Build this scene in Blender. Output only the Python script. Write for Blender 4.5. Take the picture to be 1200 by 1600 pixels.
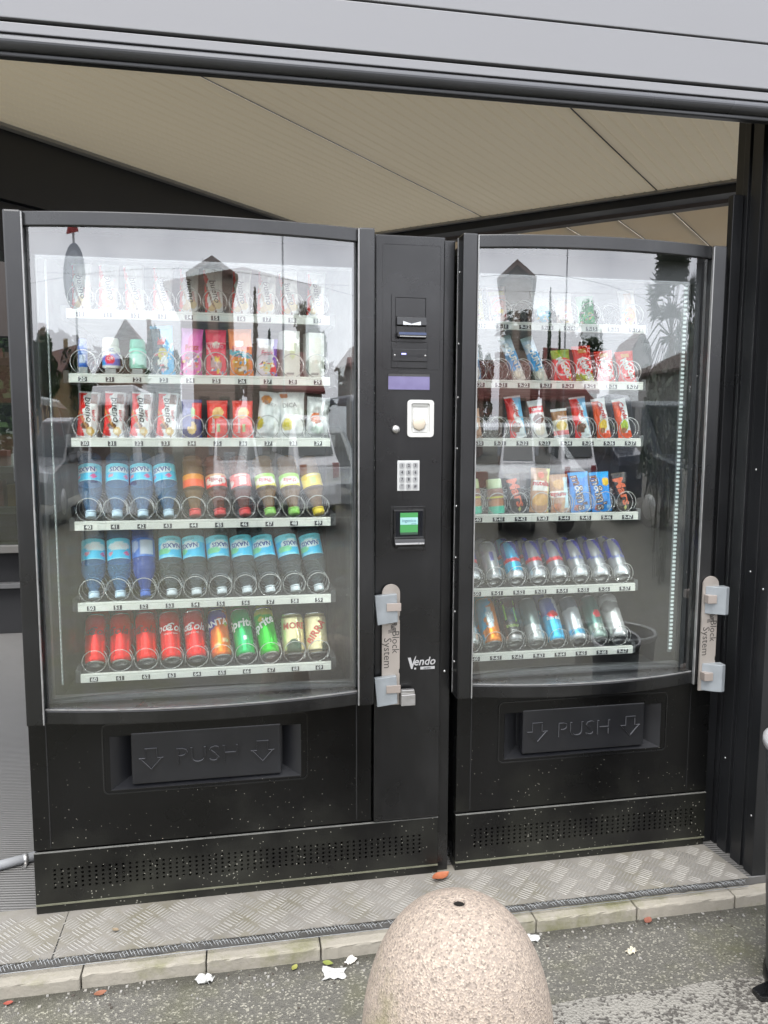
import bpy, bmesh, math, random
from mathutils import Vector, Matrix, Euler
R = math.radians
random.seed(7)
scene = bpy.context.scene
for o in list(bpy.data.objects):
    bpy.data.objects.remove(o)
COL = scene.collection

# ------------------------------------------------------------------ camera
CAM_POS = Vector((0.55, -2.1166, 1.3189)); YAW, PITCH, ROLL, F_PX = 0.1877, -0.1088, 0.0037, 1217.05
cd = bpy.data.cameras.new('camera'); cam = bpy.data.objects.new('camera', cd); COL.objects.link(cam)
cd.sensor_fit = 'VERTICAL'; cd.sensor_height = 32.0; cd.lens = F_PX * 32.0 / 1600.0
cd.clip_start = 0.02; cd.clip_end = 2000
fw = Vector((math.sin(YAW) * math.cos(PITCH), math.cos(YAW) * math.cos(PITCH), math.sin(PITCH)))
rt = Vector((math.cos(YAW), -math.sin(YAW), 0)); up = rt.cross(fw)
r2 = math.cos(ROLL) * rt + math.sin(ROLL) * up; u2 = -math.sin(ROLL) * rt + math.cos(ROLL) * up
m = Matrix((r2, u2, -fw)).transposed().to_4x4(); m.translation = CAM_POS
cam.matrix_world = m
scene.camera = cam

# ------------------------------------------------------------------ world (overcast daylight) and sun
SUN_EL, SUN_ROT = R(64), R(200)
w = bpy.data.worlds.new('World'); scene.world = w; w.use_nodes = True
nt = w.node_tree; bg = nt.nodes['Background']
sky = nt.nodes.new('ShaderNodeTexSky'); sky.sky_type = 'NISHITA'; sky.sun_disc = False
sky.sun_elevation = SUN_EL; sky.sun_rotation = SUN_ROT; sky.air_density = 1.0; sky.dust_density = 3.0
hs = nt.nodes.new('ShaderNodeHueSaturation'); hs.inputs['Saturation'].default_value = 0.16
nt.links.new(sky.outputs[0], hs.inputs['Color'])
tcw = nt.nodes.new('ShaderNodeTexCoord'); mpw = nt.nodes.new('ShaderNodeMapping'); mpw.inputs['Scale'].default_value = (1, 1, 2.2)
nt.links.new(tcw.outputs['Generated'], mpw.inputs[0])
nzw = nt.nodes.new('ShaderNodeTexNoise'); nzw.inputs['Scale'].default_value = 2.6; nzw.inputs['Detail'].default_value = 5; nzw.inputs['Roughness'].default_value = 0.55
nt.links.new(mpw.outputs[0], nzw.inputs['Vector'])
crw = nt.nodes.new('ShaderNodeValToRGB')
crw.color_ramp.elements[0].position = 0.3; crw.color_ramp.elements[0].color = (5.6, 5.8, 6.5, 1)
crw.color_ramp.elements[1].position = 0.72; crw.color_ramp.elements[1].color = (9.0, 9.2, 9.8, 1)
nt.links.new(nzw.outputs['Fac'], crw.inputs[0])
mxw = nt.nodes.new('ShaderNodeMixRGB'); mxw.inputs[0].default_value = 0.75
nt.links.new(hs.outputs[0], mxw.inputs[1]); nt.links.new(crw.outputs[0], mxw.inputs[2])
nt.links.new(mxw.outputs[0], bg.inputs['Color']); bg.inputs['Strength'].default_value = 0.15
sl = bpy.data.lights.new('sun', 'SUN'); sl.energy = 1.0; sl.angle = R(40); sl.color = (1.0, 0.97, 0.93)
so = bpy.data.objects.new('sun', sl); COL.objects.link(so)
sd = Vector((math.sin(SUN_ROT) * math.cos(SUN_EL), math.cos(SUN_ROT) * math.cos(SUN_EL), math.sin(SUN_EL)))
so.rotation_euler = (-sd).to_track_quat('-Z', 'Y').to_euler(); so.location = (0, -3, 12)
vs = scene.view_settings
vs.view_transform = 'Standard'; vs.look = 'None'; vs.exposure = 1.65; vs.gamma = 1.0; vs.use_curve_mapping = False
scene.render.engine = 'CYCLES'
cy = scene.cycles
cy.use_denoising = True; cy.max_bounces = 9; cy.diffuse_bounces = 4; cy.glossy_bounces = 5
cy.transparent_max_bounces = 24; cy.transmission_bounces = 6; cy.sample_clamp_indirect = 6.0
cy.caustics_reflective = False; cy.caustics_refractive = False

# ------------------------------------------------------------------ materials
MATS = {}
def mat(name, col=(0.5, 0.5, 0.5), rough=0.5, metal=0.0, var=0.12, scale=8.0, bump=0.0, bscale=60.0, spec=0.5, emit=None, estr=0.0, coat=0.0):
    """Principled material with low-contrast procedural colour and roughness variation."""
    if name in MATS: return MATS[name]
    M = bpy.data.materials.new(name); M.use_nodes = True; MATS[name] = M
    n = M.node_tree; p = n.nodes['Principled BSDF']
    p.inputs['Metallic'].default_value = metal; p.inputs['Specular IOR Level'].default_value = spec
    p.inputs['Coat Weight'].default_value = coat
    tc = n.nodes.new('ShaderNodeTexCoord')
    nz = n.nodes.new('ShaderNodeTexNoise'); nz.inputs['Scale'].default_value = scale; nz.inputs['Detail'].default_value = 6
    n.links.new(tc.outputs['Object'], nz.inputs['Vector'])
    mx = n.nodes.new('ShaderNodeMixRGB'); mx.name = 'base'
    mx.inputs[1].default_value = tuple(c * (1 - var) for c in col) + (1,); mx.inputs[2].default_value = tuple(min(1, c * (1 + var)) for c in col) + (1,)
    n.links.new(nz.outputs['Fac'], mx.inputs[0]); n.links.new(mx.outputs[0], p.inputs['Base Color'])
    mr = n.nodes.new('ShaderNodeMapRange'); mr.inputs['From Min'].default_value = 0.3; mr.inputs['From Max'].default_value = 0.7; mr.inputs['To Min'].default_value = max(0.02, rough - 0.10); mr.inputs['To Max'].default_value = min(1, rough + 0.14)
    n.links.new(nz.outputs['Fac'], mr.inputs['Value']); n.links.new(mr.outputs[0], p.inputs['Roughness'])
    if bump:
        nb = n.nodes.new('ShaderNodeTexNoise'); nb.inputs['Scale'].default_value = bscale; nb.inputs['Detail'].default_value = 4
        n.links.new(tc.outputs['Object'], nb.inputs['Vector'])
        b = n.nodes.new('ShaderNodeBump'); b.inputs['Strength'].default_value = bump; b.inputs['Distance'].default_value = 0.004
        n.links.new(nb.outputs['Fac'], b.inputs['Height']); n.links.new(b.outputs[0], p.inputs['Normal'])
    if emit:
        p.inputs['Emission Color'].default_value = tuple(emit) + (1,); p.inputs['Emission Strength'].default_value = estr
    return M

def print_mat(name, rough=0.35, metal=0.0, coat=0.0):
    """Printed wrapper: base colour from the mesh's own print attribute, fine crinkle relief."""
    if name in MATS: return MATS[name]
    M = bpy.data.materials.new(name); M.use_nodes = True; MATS[name] = M
    n = M.node_tree; p = n.nodes['Principled BSDF']
    a = n.nodes.new('ShaderNodeVertexColor'); a.layer_name = 'print'
    n.links.new(a.outputs['Color'], p.inputs['Base Color'])
    p.inputs['Roughness'].default_value = rough; p.inputs['Metallic'].default_value = metal; p.inputs['Coat Weight'].default_value = coat
    tc = n.nodes.new('ShaderNodeTexCoord'); nb = n.nodes.new('ShaderNodeTexNoise'); nb.inputs['Scale'].default_value = 70; nb.inputs['Detail'].default_value = 3
    n.links.new(tc.outputs['Object'], nb.inputs['Vector'])
    b = n.nodes.new('ShaderNodeBump'); b.inputs['Strength'].default_value = 0.5 if metal < 0.3 else 0.04; b.inputs['Distance'].default_value = 0.004
    n.links.new(nb.outputs['Fac'], b.inputs['Height']); n.links.new(b.outputs[0], p.inputs['Normal'])
    return M

def glass_mat(name, gain=1.0, f0=0.08, tint=(0.95, 0.97, 0.96), dust=0.0, rough=0.0):
    """Thin pane: reflection by angle, the rest passes straight through; a little dust."""
    if name in MATS: return MATS[name]
    M = bpy.data.materials.new(name); M.use_nodes = True; MATS[name] = M
    n = M.node_tree; n.nodes.remove(n.nodes['Principled BSDF']); out = n.nodes['Material Output']
    lw = n.nodes.new('ShaderNodeLayerWeight'); lw.inputs['Blend'].default_value = 0.5
    pw = n.nodes.new('ShaderNodeMath'); pw.operation = 'POWER'; pw.inputs[1].default_value = 5; n.links.new(lw.outputs['Facing'], pw.inputs[0])
    ma = n.nodes.new('ShaderNodeMath'); ma.operation = 'MULTIPLY_ADD'; ma.inputs[1].default_value = 1 - f0; ma.inputs[2].default_value = f0 * gain; ma.use_clamp = True
    n.links.new(pw.outputs[0], ma.inputs[0])
    tr = n.nodes.new('ShaderNodeBsdfTransparent'); tr.inputs[0].default_value = tuple(tint) + (1,)
    gl = n.nodes.new('ShaderNodeBsdfGlossy'); gl.inputs['Roughness'].default_value = rough; gl.inputs['Color'].default_value = (1, 1, 1, 1)
    mx = n.nodes.new('ShaderNodeMixShader'); n.links.new(ma.outputs[0], mx.inputs[0]); n.links.new(tr.outputs[0], mx.inputs[1]); n.links.new(gl.outputs[0], mx.inputs[2])
    last = mx
    if dust:
        tc = n.nodes.new('ShaderNodeTexCoord'); nz = n.nodes.new('ShaderNodeTexNoise'); nz.inputs['Scale'].default_value = 5; nz.inputs['Detail'].default_value = 10; nz.inputs['Roughness'].default_value = 0.7
        n.links.new(tc.outputs['Object'], nz.inputs['Vector'])
        mr = n.nodes.new('ShaderNodeMapRange'); mr.inputs['From Min'].default_value = 0.45; mr.inputs['From Max'].default_value = 0.8; mr.inputs['To Max'].default_value = dust
        n.links.new(nz.outputs['Fac'], mr.inputs['Value'])
        df = n.nodes.new('ShaderNodeBsdfDiffuse'); df.inputs['Color'].default_value = (0.6, 0.6, 0.58, 1)
        m2 = n.nodes.new('ShaderNodeMixShader'); n.links.new(mr.outputs[0], m2.inputs[0]); n.links.new(mx.outputs[0], m2.inputs[1]); n.links.new(df.outputs[0], m2.inputs[2]); last = m2
    n.links.new(last.outputs[0], out.inputs['Surface'])
    return M

def plastic_mat(name, col, clear=0.6, rough=0.1):
    """See-through bottle plastic or drink: tinted pass-through, gloss, and a little body colour."""
    if name in MATS: return MATS[name]
    M = bpy.data.materials.new(name); M.use_nodes = True; MATS[name] = M
    n = M.node_tree; p = n.nodes['Principled BSDF']; out = n.nodes['Material Output']
    p.inputs['Base Color'].default_value = tuple(col) + (1,); p.inputs['Roughness'].default_value = rough
    tr = n.nodes.new('ShaderNodeBsdfTransparent'); tr.inputs[0].default_value = tuple(0.3 + 0.7 * c for c in col) + (1,)
    tc = n.nodes.new('ShaderNodeTexCoord'); wv = n.nodes.new('ShaderNodeTexWave'); wv.bands_direction = 'Z'; wv.inputs['Scale'].default_value = 28; wv.inputs['Distortion'].default_value = 0.5
    n.links.new(tc.outputs['Object'], wv.inputs['Vector'])
    b = n.nodes.new('ShaderNodeBump'); b.inputs['Strength'].default_value = 0.25; b.inputs['Distance'].default_value = 0.003; n.links.new(wv.outputs['Fac'], b.inputs['Height']); n.links.new(b.outputs[0], p.inputs['Normal'])
    mx = n.nodes.new('ShaderNodeMixShader'); mx.inputs[0].default_value = clear
    n.links.new(p.outputs[0], mx.inputs[1]); n.links.new(tr.outputs[0], mx.inputs[2]); n.links.new(mx.outputs[0], out.inputs['Surface'])
    return M

def dirty_black():
    """Black enamel with dried splashes and a green film that thickens near the floor line."""
    if 'dirty_black' in MATS: return MATS['dirty_black']
    M = mat('dirty_black', (0.0025, 0.0025, 0.0025), 0.30, 0, 0.3, 3.0, 0.05, 300, spec=0.38)
    n = M.node_tree; p = n.nodes['Principled BSDF']; base = n.nodes['base']
    tc = n.nodes.new('ShaderNodeTexCoord')
    ge = n.nodes.new('ShaderNodeNewGeometry'); sx = n.nodes.new('ShaderNodeSeparateXYZ'); n.links.new(ge.outputs['Position'], sx.inputs[0])
    lo = n.nodes.new('ShaderNodeMapRange'); lo.inputs['From Min'].default_value = 0.62; lo.inputs['From Max'].default_value = 0.0; n.links.new(sx.outputs['Z'], lo.inputs['Value'])
    vo = n.nodes.new('ShaderNodeTexVoronoi'); vo.inputs['Scale'].default_value = 95; n.links.new(ge.outputs['Position'], vo.inputs['Vector'])
    big = n.nodes.new('ShaderNodeTexNoise'); big.inputs['Scale'].default_value = 6; big.inputs['Detail'].default_value = 8; n.links.new(ge.outputs['Position'], big.inputs['Vector'])
    th = n.nodes.new('ShaderNodeMath'); th.operation = 'MULTIPLY'; n.links.new(lo.outputs[0], th.inputs[0]); n.links.new(big.outputs['Fac'], th.inputs[1])
    sz = n.nodes.new('ShaderNodeMath'); sz.operation = 'MULTIPLY'; sz.inputs[1].default_value = 0.34; n.links.new(th.outputs[0], sz.inputs[0])
    ls = n.nodes.new('ShaderNodeMath'); ls.operation = 'LESS_THAN'; n.links.new(vo.outputs['Distance'], ls.inputs[0]); n.links.new(sz.outputs[0], ls.inputs[1])
    sel = n.nodes.new('ShaderNodeSeparateColor'); n.links.new(vo.outputs['Color'], sel.inputs[0])
    keep = n.nodes.new('ShaderNodeMath'); keep.operation = 'GREATER_THAN'; keep.inputs[1].default_value = 0.55; n.links.new(sel.outputs[0], keep.inputs[0])
    sp = n.nodes.new('ShaderNodeMath'); sp.operation = 'MULTIPLY'; n.links.new(ls.outputs[0], sp.inputs[0]); n.links.new(keep.outputs[0], sp.inputs[1])
    m1 = n.nodes.new('ShaderNodeMixRGB'); m1.inputs[2].default_value = (0.26, 0.25, 0.21, 1); n.links.new(sp.outputs[0], m1.inputs[0]); n.links.new(base.outputs[0], m1.inputs[1])
    fi = n.nodes.new('ShaderNodeMapRange'); fi.inputs['From Min'].default_value = 0.30; fi.inputs['From Max'].default_value = 0.75; fi.inputs['To Max'].default_value = 0.55; n.links.new(th.outputs[0], fi.inputs['Value'])
    m2 = n.nodes.new('ShaderNodeMixRGB'); m2.inputs[2].default_value = (0.03901, 0.03972, 0.02979, 1); n.links.new(fi.outputs[0], m2.inputs[0]); n.links.new(m1.outputs[0], m2.inputs[1])
    n.links.new(m2.outputs[0], p.inputs['Base Color'])
    return M

BLACK = mat('black_enamel', (0.003, 0.0032, 0.0036), 0.27, 0, 0.25, 3.0, 0.015, 300, spec=0.68)
PANEL = mat('satin_black', (0.0035, 0.0036, 0.004), 0.28, 0, 0.2, 4.0, 0.02, 500, spec=0.58)
FLAPM = mat('flap_black', (0.0085, 0.009, 0.011), 0.36, 0, 0.15, 5.0, 0.05, 400, spec=0.6)
DIRTY = dirty_black()
EDGE_GLINT = mat('painted_edge_glint', (0.16, 0.162, 0.17), 0.35, 0, 0.3, 30)  # edge highlight painted as lighter grey on the sides of embossed letters and arrows
def smudge(M, col, amount):
    """Dusty finger smears on dark paint."""
    n = M.node_tree; p = n.nodes['Principled BSDF']; base = n.nodes['base']; tc = n.nodes.new('ShaderNodeTexCoord')
    mp = n.nodes.new('ShaderNodeMapping'); mp.inputs['Scale'].default_value = (5, 5, 1.6); mp.inputs['Rotation'].default_value = (0, 0.4, 0); n.links.new(tc.outputs['Object'], mp.inputs[0])
    nz = n.nodes.new('ShaderNodeTexNoise'); nz.inputs['Scale'].default_value = 1.6; nz.inputs['Detail'].default_value = 12; nz.inputs['Roughness'].default_value = 0.72; n.links.new(mp.outputs[0], nz.inputs['Vector'])
    mr = n.nodes.new('ShaderNodeMapRange'); mr.inputs['From Min'].default_value = 0.5; mr.inputs['From Max'].default_value = 0.78; mr.inputs['To Max'].default_value = amount; n.links.new(nz.outputs['Fac'], mr.inputs['Value'])
    mx = n.nodes.new('ShaderNodeMixRGB'); mx.inputs[2].default_value = tuple(col) + (1,); n.links.new(mr.outputs[0], mx.inputs[0]); n.links.new(base.outputs[0], mx.inputs[1]); n.links.new(mx.outputs[0], p.inputs['Base Color'])
for M_ in (BLACK, PANEL, FLAPM): smudge(M_, (0.03, 0.0295, 0.0285), 0.35)
EDGE = mat('worn_edge', (0.2979, 0.2979, 0.2908), 0.4, 0.6, 0.3, 40)
LINER = mat('cabinet_liner', (0.032, 0.033, 0.035), 0.55, 0, 0.12, 6.0)
TRAYM = mat('tray_steel', (0.09, 0.092, 0.096), 0.45, 0.3, 0.1, 12.0)
STRIP = mat('label_strip', (0.70, 0.70, 0.65), 0.4, 0, 0.06, 20.0)
TAGM = mat('tag_black', (0.03, 0.03, 0.035), 0.5)
WHITE = mat('white_print', (0.8, 0.8, 0.78), 0.45, 0, 0.05)
WIRE = mat('spiral_wire', (0.50, 0.50, 0.49), 0.3, 0.75, 0.1, 30)
STEEL = mat('brushed_steel', (0.4397, 0.4326, 0.4184), 0.35, 0.9, 0.12, 25, 0.1, 200)
ZINC = mat('zinc_lock', (0.2553, 0.2766, 0.2872), 0.5, 0.4, 0.15, 30, 0.08, 150)
GLASS_OUT = glass_mat('outer_glass', 1.75, 0.085, (0.94, 0.965, 0.955), 0.016)
GLASS_IN = glass_mat('inner_glass', 1.75, 0.085, (0.94, 0.965, 0.955), 0.0)
RIVET = mat('rivet', (0.7, 0.7, 0.68), 0.3, 0.8)

# ------------------------------------------------------------------ mesh helpers
class MB:
    """Collects faces for ONE mesh; each face carries a material slot."""
    def __init__(s): s.v = []; s.f = []; s.m = []; s.sm = []
    def quad(s, a, b, c, d, mi=0):
        i = len(s.v); s.v += [a, b, c, d]; s.f.append((i, i + 1, i + 2, i + 3)); s.m.append(mi); s.sm.append(False); return s
    def box(s, x0, x1, y0, y1, z0, z1, mi=0, M=None):
        p = [Vector((x, y, z)) for z in (z0, z1) for y in (y0, y1) for x in (x0, x1)]
        if M: p = [M @ q for q in p]
        i = len(s.v); s.v += [tuple(q) for q in p]
        for f in ((0, 2, 3, 1), (4, 5, 7, 6), (0, 1, 5, 4), (2, 6, 7, 3), (0, 4, 6, 2), (1, 3, 7, 5)):
            s.f.append(tuple(i + k for k in f)); s.m.append(mi); s.sm.append(False)
        return s
    def prism(s, poly, axis, a, b, mi=0):
        """poly: 2-D outline in the two other axes, extruded from a to b along axis."""
        n = len(poly); i = len(s.v)
        def P(q, t):
            return {'x': (t, q[0], q[1]), 'y': (q[0], t, q[1]), 'z': (q[0], q[1], t)}[axis]
        s.v += [P(q, a) for q in poly] + [P(q, b) for q in poly]
        s.f.append(tuple(i + k for k in range(n))); s.f.append(tuple(i + n + k for k in reversed(range(n))))
        for k in range(n): s.f.append((i + k, i + n + k, i + n + (k + 1) % n, i + (k + 1) % n))
        s.m += [mi] * (n + 2); s.sm += [False] * (n + 2); return s
    def lathe(s, prof, n=24, mi=0, smooth=True, M=None, cap=True):
        i = len(s.v)
        for (r, z) in prof:
            for k in range(n):
                a = 2 * math.pi * k / n; q = Vector((r * math.sin(a), -r * math.cos(a), z))
                s.v.append(tuple(M @ q if M else q))
        for j in range(len(prof) - 1):
            for k in range(n):
                s.f.append((i + j * n + k, i + j * n + (k + 1) % n, i + (j + 1) * n + (k + 1) % n, i + (j + 1) * n + k)); s.m.append(mi); s.sm.append(smooth)
        if cap:
            s.f.append(tuple(i + k for k in reversed(range(n)))); s.f.append(tuple(i + (len(prof) - 1) * n + k for k in range(n))); s.m += [mi, mi]; s.sm += [False, False]
        return s
    def tube(s, pts, r, n=6, mi=0, taper=None):
        pts = [Vector(p) for p in pts]; i = len(s.v); L = len(pts)
        ref = Vector((0, 0, 1))
        for j, p in enumerate(pts):
            d = (pts[min(j + 1, L - 1)] - pts[max(j - 1, 0)]).normalized()
            rf = ref if abs(d.dot(ref)) < 0.95 else Vector((1, 0, 0))
            a = d.cross(rf).normalized(); b = d.cross(a)
            rr = r if taper is None else r * (1 + (taper - 1) * j / max(1, L - 1))
            for k in range(n):
                t = 2 * math.pi * k / n; s.v.append(tuple(p + a * rr * math.cos(t) + b * rr * math.sin(t)))
        for j in range(L - 1):
            for k in range(n):
                s.f.append((i + j * n + k, i + j * n + (k + 1) % n, i + (j + 1) * n + (k + 1) % n, i + (j + 1) * n + k)); s.m.append(mi); s.sm.append(True)
        s.f.append(tuple(i + k for k in reversed(range(n)))); s.f.append(tuple(i + (L - 1) * n + k for k in range(n))); s.m += [mi, mi]; s.sm += [False, False]
        return s
    def mesh(s, name, mats):
        me = bpy.data.meshes.new(name); me.from_pydata([tuple(q) for q in s.v], [], s.f)
        for q in (mats if isinstance(mats, (list, tuple)) else [mats]): me.materials.append(q)
        me.polygons.foreach_set('material_index', s.m); me.polygons.foreach_set('use_smooth', s.sm)
        me.update(); return me
    def build(s, name, mats, parent=None, loc=None, fix=True, bevel=0.0):
        me = s.mesh(name, mats)
        if fix or bevel:
            bm = bmesh.new(); bm.from_mesh(me)
            bmesh.ops.recalc_face_normals(bm, faces=bm.faces)
            if bevel:
                bmesh.ops.remove_doubles(bm, verts=bm.verts, dist=1e-6)
                es = [e for e in bm.edges if len(e.link_faces) == 2 and e.calc_face_angle(0) > 0.6]
                bmesh.ops.bevel(bm, geom=es, offset=bevel, segments=2, affect='EDGES', profile=0.6)
            bm.to_mesh(me); bm.free()
        return link(name, me, parent, loc)

def link(name, data, parent=None, loc=None, mw=None):
    o = bpy.data.objects.new(name, data); COL.objects.link(o)
    if parent is not None: o.parent = parent
    if mw is not None: o.matrix_basis = mw
    elif loc is not None: o.location = loc
    return o
import re
_ORD = ['first', 'second', 'third', 'fourth', 'fifth', 'sixth', 'seventh', 'eighth', 'ninth', 'tenth']
def place_words(t):
    def f(q):
        r, i = int(q.group(3)) - 1, int(q.group(4))
        return '%s slot, %s machine %s tray' % (_ORD[i], 'right' if q.group(2) else 'left', ['top', 'second', 'third', 'fourth', 'fifth', 'lowest'][r])
    return re.sub(r'(slot )(9-)?([1-6])([0-9])', f, t)
def tag(o, label=None, cat=None, group=None, kind=None):
    if label: label = place_words(label)
    if label: o['label'] = label
    if cat: o['category'] = cat
    if group: o['group'] = group
    if kind: o['kind'] = kind
    return o
def empty(name, loc=(0, 0, 0)):
    o = link(name, None, None, loc); o.empty_display_size = 0.05; return o
def copy_tree(o, parent=None):
    kids = list(o.children); c = o.copy(); COL.objects.link(c); c.parent = parent
    for ch in kids: copy_tree(ch, c)
    return c

_txt = {}
def text_geo(s, size=1.0, shear=0.0, bold=0.0):
    """2-D outline mesh of a word, centred on the origin, cap height about 0.7 * size."""
    k = (s, shear, bold)
    if k not in _txt:
        cu = bpy.data.curves.new('word', 'FONT'); cu.body = s; cu.align_x = 'CENTER'; cu.align_y = 'CENTER'; cu.resolution_u = 2
        cu.shear = shear; cu.offset = bold; cu.fill_mode = 'FRONT'
        ob = bpy.data.objects.new('word', cu); me = bpy.data.meshes.new_from_object(ob)
        _txt[k] = ([tuple(v.co) for v in me.vertices], [tuple(p.vertices) for p in me.polygons])
        bpy.data.objects.remove(ob); bpy.data.curves.remove(cu); bpy.data.meshes.remove(me)
    V, F = _txt[k]
    return [(x * size, y * size) for x, y, z in V], F
def flat_text(mb, s, cx, y, cz, size, mi=0, rot=0.0, shear=0.0, bold=0.0, sx=1.0):
    """Add a word to mb on a plane facing -Y."""
    V, F = text_geo(s, size, shear, bold); i = len(mb.v); c, sn = math.cos(R(rot)), math.sin(R(rot))
    mb.v += [(cx + (a * sx) * c - b * sn, y, cz + (a * sx) * sn + b * c) for a, b in V]
    for f in F: mb.f.append(tuple(i + k for k in f)); mb.m.append(mi); mb.sm.append(False)
def raised_text(mb, s, cx, y0, y1, cz, size, mi=0, bold=0.0, sx=1.0, side=0):
    """Word with real thickness from y0 (back) to y1 (front)."""
    V, F = text_geo(s, size, 0, bold); n = len(V); i = len(mb.v)
    mb.v += [(cx + a * sx, y1, cz + b) for a, b in V] + [(cx + a * sx, y0, cz + b) for a, b in V]
    cnt = {}
    for f in F:
        mb.f.append(tuple(i + k for k in f)); mb.m.append(mi); mb.sm.append(False)
        for a, b in zip(f, f[1:] + f[:1]): cnt[(a, b)] = 1
    for (a, b) in cnt:
        if (b, a) not in cnt: mb.f.append((i + a, i + n + a, i + n + b, i + b)); mb.m.append(side); mb.sm.append(False)

# ================================================================== GROUND
GZ = -0.055
def asphalt():
    M = mat('asphalt', (0.104, 0.099, 0.085), 0.9, 0, 0.25, 1.2)
    n = M.node_tree; p = n.nodes['Principled BSDF']; base = n.nodes['base']
    ge = n.nodes.new('ShaderNodeNewGeometry')
    vo = n.nodes.new('ShaderNodeTexVoronoi'); vo.inputs['Scale'].default_value = 230; vo.inputs['Randomness'].default_value = 1; n.links.new(ge.outputs['Position'], vo.inputs['Vector'])
    sc_ = n.nodes.new('ShaderNodeSeparateColor'); n.links.new(vo.outputs['Color'], sc_.inputs[0])
    cr = n.nodes.new('ShaderNodeValToRGB'); e = cr.color_ramp.elements
    e[0].position = 0.0; e[0].color = (0.72, 0.72, 0.72, 1); e[1].position = 0.8; e[1].color = (1.1, 1.1, 1.08, 1)
    k = e.new(0.86); k.color = (1.6, 1.6, 1.55, 1); k = e.new(0.95); k.color = (2.9, 2.9, 2.75, 1)
    n.links.new(sc_.outputs[0], cr.inputs[0])
    mu = n.nodes.new('ShaderNodeMixRGB'); mu.blend_type = 'MULTIPLY'; mu.inputs[0].default_value = 0.85; n.links.new(base.outputs[0], mu.inputs[1]); n.links.new(cr.outputs[0], mu.inputs[2])
    g1 = n.nodes.new('ShaderNodeTexNoise'); g1.inputs['Scale'].default_value = 3.0; g1.inputs['Detail'].default_value = 9; g1.inputs['Roughness'].default_value = 0.65; n.links.new(ge.outputs['Position'], g1.inputs['Vector'])
    gr = n.nodes.new('ShaderNodeMapRange'); gr.inputs['From Min'].default_value = 0.50; gr.inputs['From Max'].default_value = 0.70; gr.inputs['To Max'].default_value = 0.6; sxm = n.nodes.new('ShaderNodeSeparateXYZ'); n.links.new(ge.outputs['Position'], sxm.inputs[0]); bx_ = n.nodes.new('ShaderNodeMapRange'); bx_.inputs['From Min'].default_value = -0.2; bx_.inputs['From Max'].default_value = 1.2; bx_.inputs['To Min'].default_value = 0.09; bx_.inputs['To Max'].default_value = -0.03; n.links.new(sxm.outputs['X'], bx_.inputs['Value']); am = n.nodes.new('ShaderNodeMath'); am.operation = 'ADD'; n.links.new(bx_.outputs[0], am.inputs[0]); n.links.new(g1.outputs['Fac'], am.inputs[1]); n.links.new(am.outputs[0], gr.inputs['Value'])
    mg = n.nodes.new('ShaderNodeMixRGB'); mg.inputs[2].default_value = (0.08865, 0.08865, 0.03546, 1); n.links.new(gr.outputs[0], mg.inputs[0]); n.links.new(mu.outputs[0], mg.inputs[1])
    # dark damp dirt that has collected along the kerb foot, ragged edge
    sx = n.nodes.new('ShaderNodeSeparateXYZ'); n.links.new(ge.outputs['Position'], sx.inputs[0])
    wob = n.nodes.new('ShaderNodeMath'); wob.operation = 'MULTIPLY_ADD'; wob.inputs[1].default_value = 0.13; n.links.new(g1.outputs['Fac'], wob.inputs[0]); n.links.new(sx.outputs['Y'], wob.inputs[2])
    dr = n.nodes.new('ShaderNodeMapRange'); dr.inputs['From Min'].default_value = -0.235; dr.inputs['From Max'].default_value = -0.18; dr.inputs['To Max'].default_value = 0.75; n.links.new(wob.outputs[0], dr.inputs['Value'])
    md = n.nodes.new('ShaderNodeMixRGB'); md.inputs[2].default_value = (0.03, 0.028, 0.02, 1); n.links.new(dr.outputs[0], md.inputs[0]); n.links.new(mg.outputs[0], md.inputs[1])
    n.links.new(md.outputs[0], p.inputs['Base Color'])
    b = n.nodes.new('ShaderNodeBump'); b.inputs['Strength'].default_value = 0.6; b.inputs['Distance'].default_value = 0.004; n.links.new(vo.outputs['Distance'], b.inputs['Height']); n.links.new(b.outputs[0], p.inputs['Normal'])
    return M
ASPH = asphalt()
mb = MB(); G = 400.0
mb.quad((-G, -G, GZ), (G, -G, GZ), (G, G, GZ), (-G, G, GZ))
tag(mb.build('ground', ASPH), kind='structure')

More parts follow.
